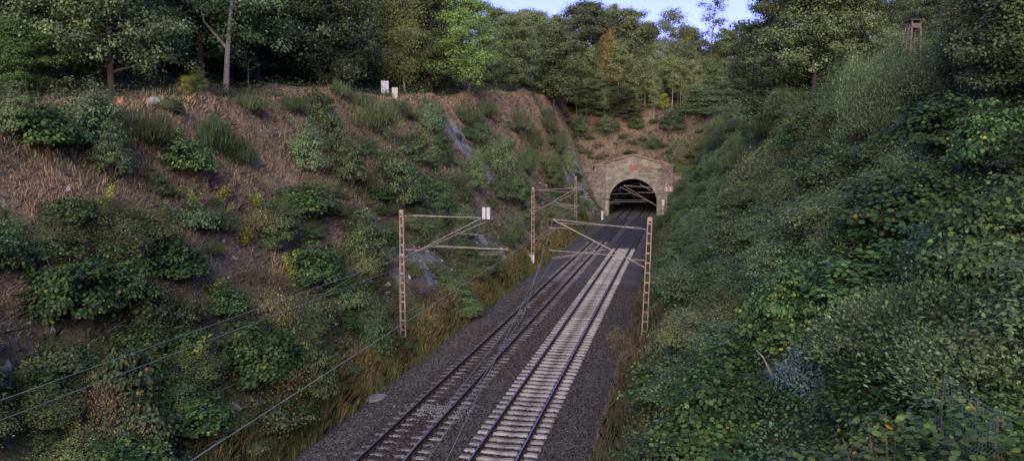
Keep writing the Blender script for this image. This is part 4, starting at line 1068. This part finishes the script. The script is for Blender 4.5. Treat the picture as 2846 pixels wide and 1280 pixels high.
zone(['fine', 'fineolive', 'domeblue', 'hazel', 'dome'], 56, .0, .5, 60, 143, .9, 1.9, .7, 1.1, 'fine leaved bush on the lower far green bank beside the tunnel track', 'bushes on the lower far green bank')
zone(['fine', 'fineolive', 'broom', 'domeblue', 'willow'], 60, .45, 1.1, 58, 150, 1.0, 2.1, .6, 1.0, 'fine leaved bush on the upper far green bank under the large oak', 'bushes on the upper far green bank')
zone(['weed', 'weed', 'bramble'], 26, -.03, .05, 16, 60, .35, .6, .7, 1.1, 'dry weed clump along the ballast edge of the green bank', 'dry weeds along the ballast edge')
scatter(['dome', 'fineolive', 'bramble', 'weed', 'fine'], 80, (-24, 5), (148.5, 165), (.5, 1.4), (.45, .8), 'small low bush dotted on the red slope above the gable', 'small bushes on the red slope')

# ------------------------------------------------------------------ trees
def tree_px(key, name, x, yb, ytop, label, group=None, rw=1., Y=None, rz=None):
    p = hit(*D(x, yb)) if Y is None else None
    if p is None:
        r = ray(*D(x, yb)); X = r[0]/r[1]*Y; p = np.array((X, Y, float(H(X, Y))))
    top = PY(*D(x, ytop), p[1])[2]
    return put_tree(key, name, p, max(top-p[2], 1.2), label, group, rw, rz)
tree_px('oak', 'oak_tree', 282, 240, -230, 'thick trunked oak with low boughs beside the orange stump', rz=1.2)
tree_px('forkpine', 'forked_pine', 568, 236, -230, 'pale bare trunk forking in two at the crest of the brown bank', rz=0.1)
tree_px('snag', 'broken_tree', 626, 226, 145, 'short pale broken tree right of the forked trunk', rz=2.0)
tree_px('birch', 'birch_tree', 1018, 236, -80, 'birch with a thin white trunk and drooping leaves beside the white boxes', rz=0.2)
tree_px('maple', 'maple_tree', 1180, 240, 10, 'bright green tree at the crest right of the birch')
tree_px('oakdark', 'oak_tree', 1085, 238, -60, 'dark broad tree between the birch and the bright green tree')
tree_px('ash', 'ash_tree', 1245, 225, 28, 'mid green tree where the sky first shows beside the crest wood')
tree_px('ash', 'ash_tree', 1300, 232, 50, 'leafy tree on the crest above the orange grass', rw=1.2)
tree_px('ashpale', 'ash_tree', 1392, 278, 70, 'pale green tree at the corner where the red slope begins', rw=1.35)
tree_px('yellow', 'young_yellow_tree', 470, 246, 208, 'small low yellow green tree under the forked pale trunk', rw=1.1)
tree_px('oakdark', 'oak_tree', 800, 0, -200, 'grey green oak whose boughs hang over the brown bank crest', Y=68, rw=.85)
tree_px('oakdark', 'oak_tree', 365, 0, -200, 'dark oak between the thick trunk and the forked trunk', Y=54, rw=.7)
tree_px('oak', 'oak_tree', 90, 0, -260, 'bright leafed oak at the edge of the wood', Y=34)
tree_px('maple', 'maple_tree', 20, 0, 60, 'yellow green young tree glowing at the edge of the wood', Y=31, rw=1.3)
tree_px('maple', 'maple_tree', 500, 238, 178, 'low teal green young tree under the forked trunk', rw=1.2)
# the dark wood behind the crest
for i in range(46):
    Y = 26+i*2.1+random.uniform(-1.5, 1.5); row = i % 3
    X = -35.5-row*5-random.uniform(0, 2.5)-max(0, (34-Y))*.4
    px_ = 1423+F*((X*math.cos(TH)+Y*math.sin(TH))/(-X*math.sin(TH)+Y*math.cos(TH)))
    if 1000 < px_ < 1115 and row < 2: continue
    if Y > 118: continue
    put_tree(['spruce', 'oakdark', 'spruce'][row] if i % 2 else ['oak', 'spruce', 'spruce'][row], 'forest_tree', G(X, Y), random.uniform(13, 18) if px_ < 1270 else random.uniform(8, 10.5), 'tree in the dark wood behind the crest of the brown bank', 'trees of the dark wood')
for i in range(34):
    Y = 22+i*4.2; X = -50-random.uniform(0, 7)
    put_tree('spruce', 'spruce_tree', G(X, Y), random.uniform(15, 20) if pxof(X, Y) < 1200 else random.uniform(8, 10), 'dark spruce deep in the wood behind the brown bank', 'spruces deep in the wood', 1.3)
# hillside above the tunnel: individual ones
HT = [('ash', 1300, 215, 12, 'tree on the skyline next to the first gap of sky', 150), ('ashpale', 1350, 215, 8, 'pale crown on the skyline beside the first gap', 158), ('ash', 1405, 210, 28, 'rounded tree on the skyline left of the orange tree', 160),
      ('oakdark', 1470, 210, -10, 'tall dark tree on the skyline left of the orange tree', 168), ('ash', 1530, 200, 2, 'tall dark tree on the skyline straight above the tunnel', 176), ('ash', 1578, 200, 8, 'tall narrow tree right of the straight one', 172),
      ('ashpale', 1622, 190, 42, 'shorter pale tree on the skyline above the yellow one', 178), ('young', 1682, 190, 4, 'thin pointed tree sticking out of the skyline', 182), ('ashpale', 1735, 190, 52, 'pale bushy tree left of the tall sparse one', 178),
      ('sparse', 1790, 180, -30, 'tall sparse tree with sky showing through its leaves', 172), ('ash', 1880, 170, 52, 'dark tree beside the large oak on the skyline', 176), ('ash', 1830, 180, 60, 'low tree between the sparse tree and the oak', 180)]
for (k_, x, yb, yt, lab, Y) in HT:
    tree_px(k_, 'hillside_tree', x, yb, yt+(260-yt)*.10, lab, None, 1.15, Y)
tree_px('orange', 'orange_tree', 1530, 275, 80, 'slim tree with an orange top among the green hillside trees', rw=.9)
tree_px('yellow', 'yellow_tree', 1668, 282, 238, 'small yellow green tree at the edge of the red slope', rw=1.3)
tree_px('layered', 'spreading_tree', 1830, 255, 170, 'dark flat layered tree where the green bank meets the hill', rw=1.81)
tree_px('layered', 'spreading_tree', 1765, 290, 215, 'dark layered tree below the other layered one', rw=1.74)
tree_px('oakdark', 'spreading_tree', 1500, 290, 205, 'dark spreading bush tree left of the yellow tree', rw=1.59)
tree_px('oakdark', 'spreading_tree', 1575, 300, 225, 'dark low tree right below the orange tree', rw=1.59)
tree_px('oakdark', 'spreading_tree', 1420, 262, 190, 'dark low tree at the corner under the pale green one', rw=1.59)
for i, (x, yb, yt) in enumerate([(1462, 272, 150), (1485, 268, 120), (1510, 270, 130), (1555, 280, 110), (1575, 275, 140), (1600, 285, 150), (1622, 268, 120), (1640, 280, 150), (1655, 262, 110), (1690, 285, 140), (1705, 262, 120), (1722, 265, 110), (1740, 258, 130), (1540, 268, 150), (1712, 285, 150), (1450, 300, 215), (1475, 295, 200), (1520, 305, 225), (1600, 308, 235), (1645, 300, 215), (1725, 305, 225), (1755, 290, 190)]):
    tree_px('young2' if i % 3 == 0 else 'young', 'young_tree', x, yb, yt, 'young thin stemmed tree at the top edge of the red slope', 'young trees above the red slope', 1.2)
for i in range(70):
    X = -44+i % 14*4.6+random.uniform(-1.6, 1.6); Y = 161+(i//14)*6.5+random.uniform(-2, 2)
    px_ = 1423+F*((X*math.cos(TH)+Y*math.sin(TH))/(-X*math.sin(TH)+Y*math.cos(TH)))/K*1.0
    put_tree(random.choice(['ash', 'ashpale', 'ash', 'young', 'oakdark']), 'wood_tree', G(X, Y), random.uniform(6.5, 9.5), 'tree of the mixed wood on the hillside over the tunnel', 'trees of the hillside wood', random.uniform(1.1, 1.5))
for i in range(30):
    X = -50+i*4.3+random.uniform(-2, 2); Y = random.uniform(205, 235)
    put_tree(random.choice(['ash', 'oakdark', 'ashpale']), 'ridge_tree', G(X, Y), random.uniform(5, 7), 'far tree along the ridge behind the hillside wood', 'far trees along the ridge', 1.5)
# right crest
tree_px('oak', 'oak_tree', 2050, 190, -75, 'large dark oak standing on the crest of the green bank', None, 1.15, 62, rz=.5)
tree_px('oakdark', 'oak_tree', 1975, 200, -40, 'dark left half of the oak pair on the green bank crest', None, 1.15, 68)
tree_px('oakdark', 'oak_tree', 2110, 200, -60, 'dark oak pressed between the large oak and the olive oak', None, 1.15, 64)
tree_px('oak', 'oak_tree', 2170, 170, -60, 'olive oak left of the wooden high seat', None, 1.0, 60)
for (x, Y, yt, lab) in [(2300, 110, -5, 'far dark tree behind the wooden high seat'), (2270, 104, 10, 'far tree left behind the wooden high seat'), (1925, 120, 62, 'dark tree seen below the sky gap beside the oak'), (2350, 80, -5, 'tree right behind the high seat roof')]:
    tree_px('oakdark', 'far_oak', x, 100, yt, lab, None, 1.3, Y)
for i, (x, Y, yt) in enumerate([(2450, 34, -60), (2520, 30, -150), (2590, 28, -180), (2480, 44, -80), (2570, 40, -120), (2640, 32, -150), (2430, 60, -60)]):
    tree_px(['ashpale', 'ash', 'ashpale'][i % 3], 'crest_tree', x, 100, yt, 'leafy tree along the corner crest right of the high seat', 'trees right of the high seat', 1.2, Y)

# ------------------------------------------------------------------ high seat (wooden hunting hut on stilts)
c = PY(*D(2298, 62), 41.); dd = dist(c); u = K*dd/F
t = thing('high_seat', 'weathered wooden high seat hut with a flat roof on stilts above the green bank', 'high seat', tuple(c), .3); wd = 25*u; hh = 23*u
cab = MB()
for (x, y, dx, dy) in ((0, -.48, 1, .04), (0, .48, 1, .04), (-.48, 0, .04, .92), (.48, 0, .04, .92)):
    cab.box((x*wd, y*wd, -hh*.16), (dx*wd, dy*wd, hh*.42))
for sx in (-.46, .46):
    for sy in (-.46, .46): cab.box((sx*wd, sy*wd, hh*.19), (.06, .06, hh*.3))
cab.build('cabin', M['wood'], t); MB().box((0, 0, -hh*.38), (wd*.97, wd*.97, .05)).build('cabin_floor', M['wood'], t)
MB().box((0, 0, hh*.40), (wd*1.35, wd*1.3, .07)).build('roof', M['dark'], t)
zg = float(H(c[0], c[1]))-c[2]-.5
for sx in (-1, 1):
    for sy in (-1, 1): MB().tube([(sx*wd*.46, sy*wd*.46, -hh*.38), (sx*wd*.62, sy*wd*.62, min(zg, -2.5))], .05, 6).build('leg', M['wood'], t)
mb = MB()
for sy in (-.14, .14): mb.tube([(-wd*.6, sy, -hh*.3), (-wd*1.5, sy, min(zg, -2.5))], .03, 5)
for k in range(7): mb.tube([(-wd*(.7+.12*k), -.14, -hh*.3+(min(zg, -2.5)+hh*.3)*(.1+.13*k)), (-wd*(.7+.12*k), .14, -hh*.3+(min(zg, -2.5)+hh*.3)*(.1+.13*k))], .02, 5)
mb.build('ladder', M['wood'], t)
for k, (ox, oy, rr_) in enumerate(((-1.2, -1.8, 1.3), (.9, -2.2, 1.4), (-2.6, -.9, 1.3), (2.4, -1.0, 1.2), (-.2, -3.2, 1.3), (-1.8, -3.6, 1.2))):
    gx, gy = c[0]+ox, c[1]+oy; gz = float(H(gx, gy)); put_shrub(['dome', 'fineolive', 'willow'][k % 3], (gx, gy, gz), rr_, max(c[2]-1.25-gz-.06*k, .8), 'pale bush crowding the stilts of the wooden high seat', 'bushes around the high seat')

# ------------------------------------------------------------------ white boxes, stump, boulder at the crest
for (x, yb, yt, w_, mat, lab) in ((968, 226, 204, 22, 'white', 'taller white box standing at the crest against the dark wood'), (993, 238, 221, 17, 'cream', 'shorter cream white box standing beside the taller white one')):
    p = hit(*D(x, yb+14)); dd = dist(p); u = K*dd/F; z0 = PY(*D(x, yb+4), p[1])[2]; z1 = PY(*D(x, yt), p[1])[2]
    t = thing('white_box', lab, 'box', (p[0], p[1], z0-.3), math.radians(28), None); h_ = z1-z0+.3
    b_ = MB().box((0, 0, h_/2), (w_*u*.82, w_*u*.55, h_)).build('body', M[mat], t)
    MB().box((0, 0, h_+.02), (w_*u*.86, w_*u*.6, .04)).build('lid', M['stone'], t)
p = hit(*D(305, 268)); u = K*dist(p)/F
t = thing('tree_stump', 'bright orange brown broken stump at the foot of the thick oak trunk', 'stump', tuple(p), .4)
mb = MB(); V = []; n = 10
for i in range(n): a = 2*PI*i/n; V.append((math.cos(a)*9*u, math.sin(a)*9*u, -.2))
for i in range(n): a = 2*PI*i/n; V.append((math.cos(a)*7*u, math.sin(a)*7*u, (18+7*math.sin(i*2.3))*u))
mb.add(V, [(i, (i+1) % n, n+(i+1) % n, n+i) for i in range(n)]+[tuple(range(n, 2*n))]); mb.build('wood', M['stump'], t)
MB().tube([(0, 0, 6*u), (14*u, 0, 4*u)], [3*u, 1*u], 6).build('root', M['stump'], t)
def boulder(p, r, label, mat='stone', name='boulder', sq=.7):
    mb = MB(); V = []; n = 12; m_ = 7
    for i in range(m_+1):
        ph = PI*i/m_
        for j in range(n):
            a = 2*PI*j/n; k_ = 1+.25*(float(vnoise(math.cos(a)*2+p[0]+5, math.sin(a)*2+i*.7, 5))-.5)*2
            V.append((r*k_*math.sin(ph)*math.cos(a), r*k_*math.sin(ph)*math.sin(a), r*sq*k_*math.cos(ph)))
    Fs = [(i*n+j, i*n+(j+1) % n, (i+1)*n+(j+1) % n, (i+1)*n+j) for i in range(m_) for j in range(n)]
    o = mb.add(V, Fs).build(name, M[mat], None, False); o.location = tuple(map(float, p)); tag(o, label, 'boulder')
p = hit(*D(388, 266)); boulder(p+np.array((0, 0, .2)), 18*K*dist(p)/F, 'pale grey boulder at the crest right of the orange stump')
for (x, y, r_, lab) in ((1700, 300, 5, 'small pale stone on the red slope near the green bank'), (1903*1/1.0, 0, 0, '')):
    if r_: p = hit(*D(x, y)); boulder(p, r_*K*dist(p)/F, lab)

# ------------------------------------------------------------------ fallen branch, wire mesh fence
p0 = hit(*D(1925, 935)); a = PY(*D(1903, 880), p0[1]-1.2); b = PY(*D(1932, 922), p0[1]-1.4)
tag(MB().tube([a, (a+b)/2+np.array((0.02, 0, .03)), b, b+(b-a)*.6-np.array((0, 0, .2))], [.018, .025, .03, .03], 6).build('fallen_branch', M['deadwood'], None, True), 'pale broken branch sticking up beside the fern on the green bank', 'branch')
q0 = hit(*D(2360, 960)); 
f0 = PY(*D(2375, 945), 10.6); f1 = PY(*D(2510, 1040), 9.0)
t = thing('wire_fence', 'leaning chain link mesh fence among the bushes by the bottom corner', 'fence', tuple(f1)); L = f1
u = f1-f0; Lu = np.linalg.norm(u); u = u/Lu; dn = np.array((-.35, -.15, -.92)); dn /= np.linalg.norm(dn); hgt = 1.0
mb = MB(); cell = .10; nxx = int(Lu/cell)+6; nyy = int(hgt/cell)
for i in range(-nyy, nxx):
    for sg in (1, -1):
        pts = []
        i0 = i
        for j in range(0, nyy+1, 4):
            uu = (i0+(j if sg > 0 else nyy-j))*cell
            if 0 <= uu <= Lu+.3: pts.append(f0-L+u*uu+dn*(j*cell)+np.array((0, 0, -.08*math.sin(uu*2.1)))+np.array((.06, 0, 0))*math.sin(j*.3+uu))
        if len(pts) > 1: mb.tube(pts, .0022, 3, False)
mb.build('mesh_panel', M['fencewire'], t)
MB().tube([f0-L, f1-L, f1-L], .006, 5).build('top_wire', M['fencewire'], t)
for s in (0., 1.): MB().tube([f0-L+u*Lu*s-np.array((0, 0, .02)), f0-L+u*Lu*s+np.array((0, .05, -.9))], .014, 6).build('fence_post', M['twig'], t)

# ------------------------------------------------------------------ grass, litter and undergrowth as ground cover
def ground_pts(n, xr, yr, yp=1.0):
    X = rng.uniform(xr[0], xr[1], n); Y = yr[0]+(yr[1]-yr[0])*rng.uniform(0, 1, n)**yp
    return X, Y, H(X, Y)
def grass(name, n, xr, yr, hgt, wid, cols, wts, label, dens, yp=1.3, lean=.5, grow=.006):
    X, Y, Z = ground_pts(n, xr, yr, yp); g, d, rk = zones(X, Y, Z); ok = dens(X, Y, Z, g, d, rk) > rng.uniform(0, 1, n)
    X, Y, Z = X[ok], Y[ok], Z[ok]; n = len(X)
    base = np.stack([X, Y, Z-.03], -1); h = hgt*rng.uniform(.4, 1.25, n)*(.6+.8*vnoise(X*.9, Y*.9, 5)); w_ = wid*(1+np.maximum(Y-20, 0)*grow*2)
    a = rng.uniform(0, 2*PI, n); side = np.stack([np.cos(a), np.sin(a), 0*a], -1)*w_[:, None]
    ln = rng.normal(size=(n, 3))*lean*.6+np.stack([.15+.5*(vnoise(X*.6, Y*.6, 91)-.5), 1.0*(vnoise(X*.6, Y*.6, 92)-.5), 0*X], -1); ln[:, 2] = 0
    tip = base+np.stack([0*h, 0*h, h], -1)+ln*h[:, None]
    mid = base+np.stack([0*h, 0*h, h*.6], -1)+ln*h[:, None]*.3
    V = np.stack([base-side, base+side, mid+side*.7, tip, mid-side*.7], 1)
    patch = .75+.5*vnoise(X*.5, Y*.5, 31)
    C = leafcols(n, cols, wts, .22)*patch[:, None]
    return tag(link(name, poly_mesh(name, V, C, M['grass']), None), label, 'grass', kind='stuff')
DRY = [(.40, .27, .16), (.50, .36, .225), (.28, .20, .13), (.30, .26, .15)]
grass('dry_grass', 330000, (-28, -13.6), (22, 146), .32, .011, DRY, W4, 'dry reddish grass on the upper brown bank', lambda X, Y, Z, g, d, rk: np.clip(d*1.3+fbm(X*.4, Y*.4, 61, 3)*.5-.15, 0, 1)*(rk < .3), 1.2)
grass('verge_grass', 90000, (-14.6, -12.6), (16, 120), .42, .010, [(.045, .06, .022), (.07, .08, .03), (.10, .10, .04), (.16, .12, .06)], [3, 3, 2, 1], 'dim green verge grass along the foot of the brown bank', lambda X, Y, Z, g, d, rk: np.clip(1.2*(1-np.abs(X+13.5)/.9), 0, 1), 1.2, .4)
grass('orange_grass', 40000, (-14.8, -12.9), (20, 100), .42, .010, [(.36, .22, .10), (.27, .17, .085), (.40, .28, .15), (.14, .13, .05)], [3, 3, 1, 2], 'orange grass tufts beside the track at the foot of the brown bank', lambda X, Y, Z, g, d, rk: np.clip(1.2*(1-np.abs(X+13.7)/.9), 0, 1)*np.clip(fbm(Y*.16, 0*Y+.5, 55, 2)*5+.4+np.exp(-((Y-39.5)/3)**2), 0, 1)*(np.hypot(X+13.9, Y-36.9) > 1.2), 1.2, .4)
grass('green_grass', 200000, (-30, -13.4), (16, 146), .34, .012, [(.05, .07, .025), (.07, .085, .03), (.10, .10, .04), (.035, .05, .02)], W4, 'green grass and weeds in patches on the brown bank', lambda X, Y, Z, g, d, rk: np.clip(g*1.1+fbm(X*.35, Y*.35, 62, 3)*.5-.1, 0, 1)*(rk < .3), 1.2)
grass('slope_litter', 260000, (-27, -13.4), (16, 146), .16, .012, [(.27, .212, .165), (.18, .142, .11), (.37, .305, .24), (.11, .088, .07)], W4, 'pinkish dead stalks and litter on the bare brown bank', lambda X, Y, Z, g, d, rk: np.clip(.9-g*.6, 0, 1)*(rk < .3), 1.2, 2.6)
grass('right_verge_grass', 90000, (-2.7, -.4), (14, 110), .6, .010, [(.10, .10, .045), (.18, .13, .08), (.06, .075, .03), (.24, .18, .12)], [3, 2, 3, 1], 'olive and dry grass between the ballast and the green bank', lambda X, Y, Z, g, d, rk: np.clip(1.3*(1-np.abs(X+1.6)/1.2), 0, 1)*(1-.8*((Y > 38) & (Y < 43))), 1.3, .5)
grass('hill_litter', 90000, (-24, 6), (147, 172), .35, .03, [(.13, .092, .062), (.095, .07, .048), (.08, .085, .040), (.20, .14, .095)], W4, 'reddish dead bracken on the slope above the tunnel', lambda X, Y, Z, g, d, rk: .8+0*X, 1.0, 1.2, 0)
def undergrowth(name, n, xr, yr, label, cols, wts, size0, gs, hmax, yp, dens, gain=1.0):
    X, Y, Z = ground_pts(n, xr, yr, yp); ok = dens(X, Y) > rng.uniform(0, 1, n); X, Y, Z = X[ok], Y[ok], Z[ok]; n = len(X)
    hm = hmax*(.35+1.0*vnoise(X*.7, Y*.7, 88)+.5*vnoise(X*2.1, Y*2.1, 89))
    P = np.stack([X, Y, Z+hm*rng.uniform(.1, 1, n)], -1); nr = unit(np.array((-.35, -.1, .8))+rng.normal(size=(n, 3))*.5)
    sz = (size0*(1+gs*np.maximum(Y-10, 0)))*rng.uniform(.5, 1.3, n)
    patch = .7+.6*vnoise(X*.45, Y*.45, 33)
    C = leafcols(n, cols, wts, .22)*patch[:, None]*gain
    C[vnoise(X*.3, Y*.3, 44) > .62] *= np.array((.9, 1.03, 1.12))
    return tag(link(name, poly_mesh(name, leaf_polys(P, sz, nr, 'q', .75), C, M['leaf']), None), label, 'undergrowth', kind='stuff')
undergrowth('undergrowth', 460000, (-1.7, 24), (7, 152), 'dense green undergrowth covering the green bank', G_MID+G_BLUE[:2]+G_OLIVE[:1], [3, 3, 2, 2, 2, 1, 1], .085, .013, .50, 1.9, lambda X, Y: 1-1.*((X < -.5) & (Y > 37) & (Y < 44)), 1.25)
undergrowth('forest_floor_leaves', 60000, (-46, -25), (20, 146), 'dark leafy undergrowth on the floor of the wood', G_DARK, W4, .12, .006, .7, 1.1, lambda X, Y: np.clip((-X-25.5)/2, 0, 1))
undergrowth('creeping_leaves', 130000, (-24, -13.4), (14, 146), 'creeping leaves in patches over the lower brown bank', G_MID+G_OLIVE+[(.12, .09, .05), (.16, .09, .05)], [3, 2, 1, 3, 3, 2, 3, 1, 2, 1], .075, .012, .3, 1.2, lambda X, Y: np.clip(fbm(X*.5, Y*.5, 71, 3)*2.2-.1+(-X < 20)*.45*(Y < 60), 0, 1)*(rockmask(X, Y) < .35))
# dead twigs
mb = MB()
for i in range(3600):
    Y = 17+75*random.random()**1.3; X = random.uniform(-25, -14); z = float(H(X, Y, True)) if i % 1 == 0 else 0
    a_ = random.uniform(0, 6.28); L = random.uniform(.3, 1.1); d_ = np.array((math.cos(a_)*.7, math.sin(a_), -.25*math.cos(a_)*-1+random.uniform(-.1, .35)))
    b = np.array((X, Y, z+.05)); mb.tube([b, b+d_*L*.5+np.array((0, 0, .06)), b+d_*L+np.array((0, 0, random.uniform(-.1, .1)))], [.010, .007, .003], 3, False)
tag(mb.build('dead_twigs', M['deadwood'], None), 'pale dead twigs strewn over the brown bank', 'twigs', kind='stuff')

# loose rocks on the brown bank
n = 2600; X = -13.7-rng.uniform(0, 1, n)**1.4*9; Y = rng.uniform(16, 142, n); kp = (rockmask(X, Y) > .05) | (rng.uniform(0, 1, n) < .28); X, Y = X[kp], Y[kp]; n = len(X); Z = H(X, Y)
dirs = np.array([(1, 0, 0), (0, 1, 0), (-1, 0, 0), (0, -1, 0), (0, 0, 1), (0, 0, -1)], float)
V = dirs[None]*rng.uniform(.5, 1.3, (n, 6, 1))+rng.normal(size=(n, 6, 3))*.15; sz = .05+.22*rng.uniform(0, 1, n)**3
V = V*sz[:, None, None]+np.stack([X, Y, Z], -1)[:, None]
T8 = [(0, 1, 4), (1, 2, 4), (2, 3, 4), (3, 0, 4), (1, 0, 5), (2, 1, 5), (3, 2, 5), (0, 3, 5)]
tag(link('loose_rocks', poly_mesh('loose_rocks', V[:, T8].reshape(-1, 3, 3), np.repeat(rng.uniform(.08, .3, (n, 1))*np.array((1.03, .99, .98)), 8, 0), M['stones']), None), 'loose grey rocks lying on the brown bank', 'rocks', kind='stuff')
# red leaf sprays
for (px_, py_, back_, lab) in ((2112, 648, 2.2, 'upright red orange leaf spray on the broad dark hazel'), (1945, 806, 2.0, 'small red orange leaf spray low on the spreading hazel')):
    p = hit(*D(px_, py_)); r_ = np.array(ray(*D(px_, py_))); tt = (p[1]/r_[1])-back_; c_ = np.array((0, 0, CZ))+r_*tt; nn = 26
    Pq = c_+np.stack([rng.normal(size=nn)*.03, rng.normal(size=nn)*.03, np.linspace(-.2, .22, nn)], -1)
    V = leaf_polys(Pq, rng.uniform(.05, .09, nn), unit(rng.normal(size=(nn, 3))), 'q', .5)
    t = thing('red_leaf_spray', lab, 'leaf spray', tuple(map(float, c_))); V = V-c_
    link('leaves', poly_mesh('red_leaves', V, leafcols(nn, [(.40, .12, .05), (.5, .2, .09)], [1, 1]), M['leaf']), None, t)
    MB().tube([(0, 0, -.9), (.02, 0, -.3), (0, 0, .2)], [.008, .006, .003], 4).build('twig', M['twig'], t)
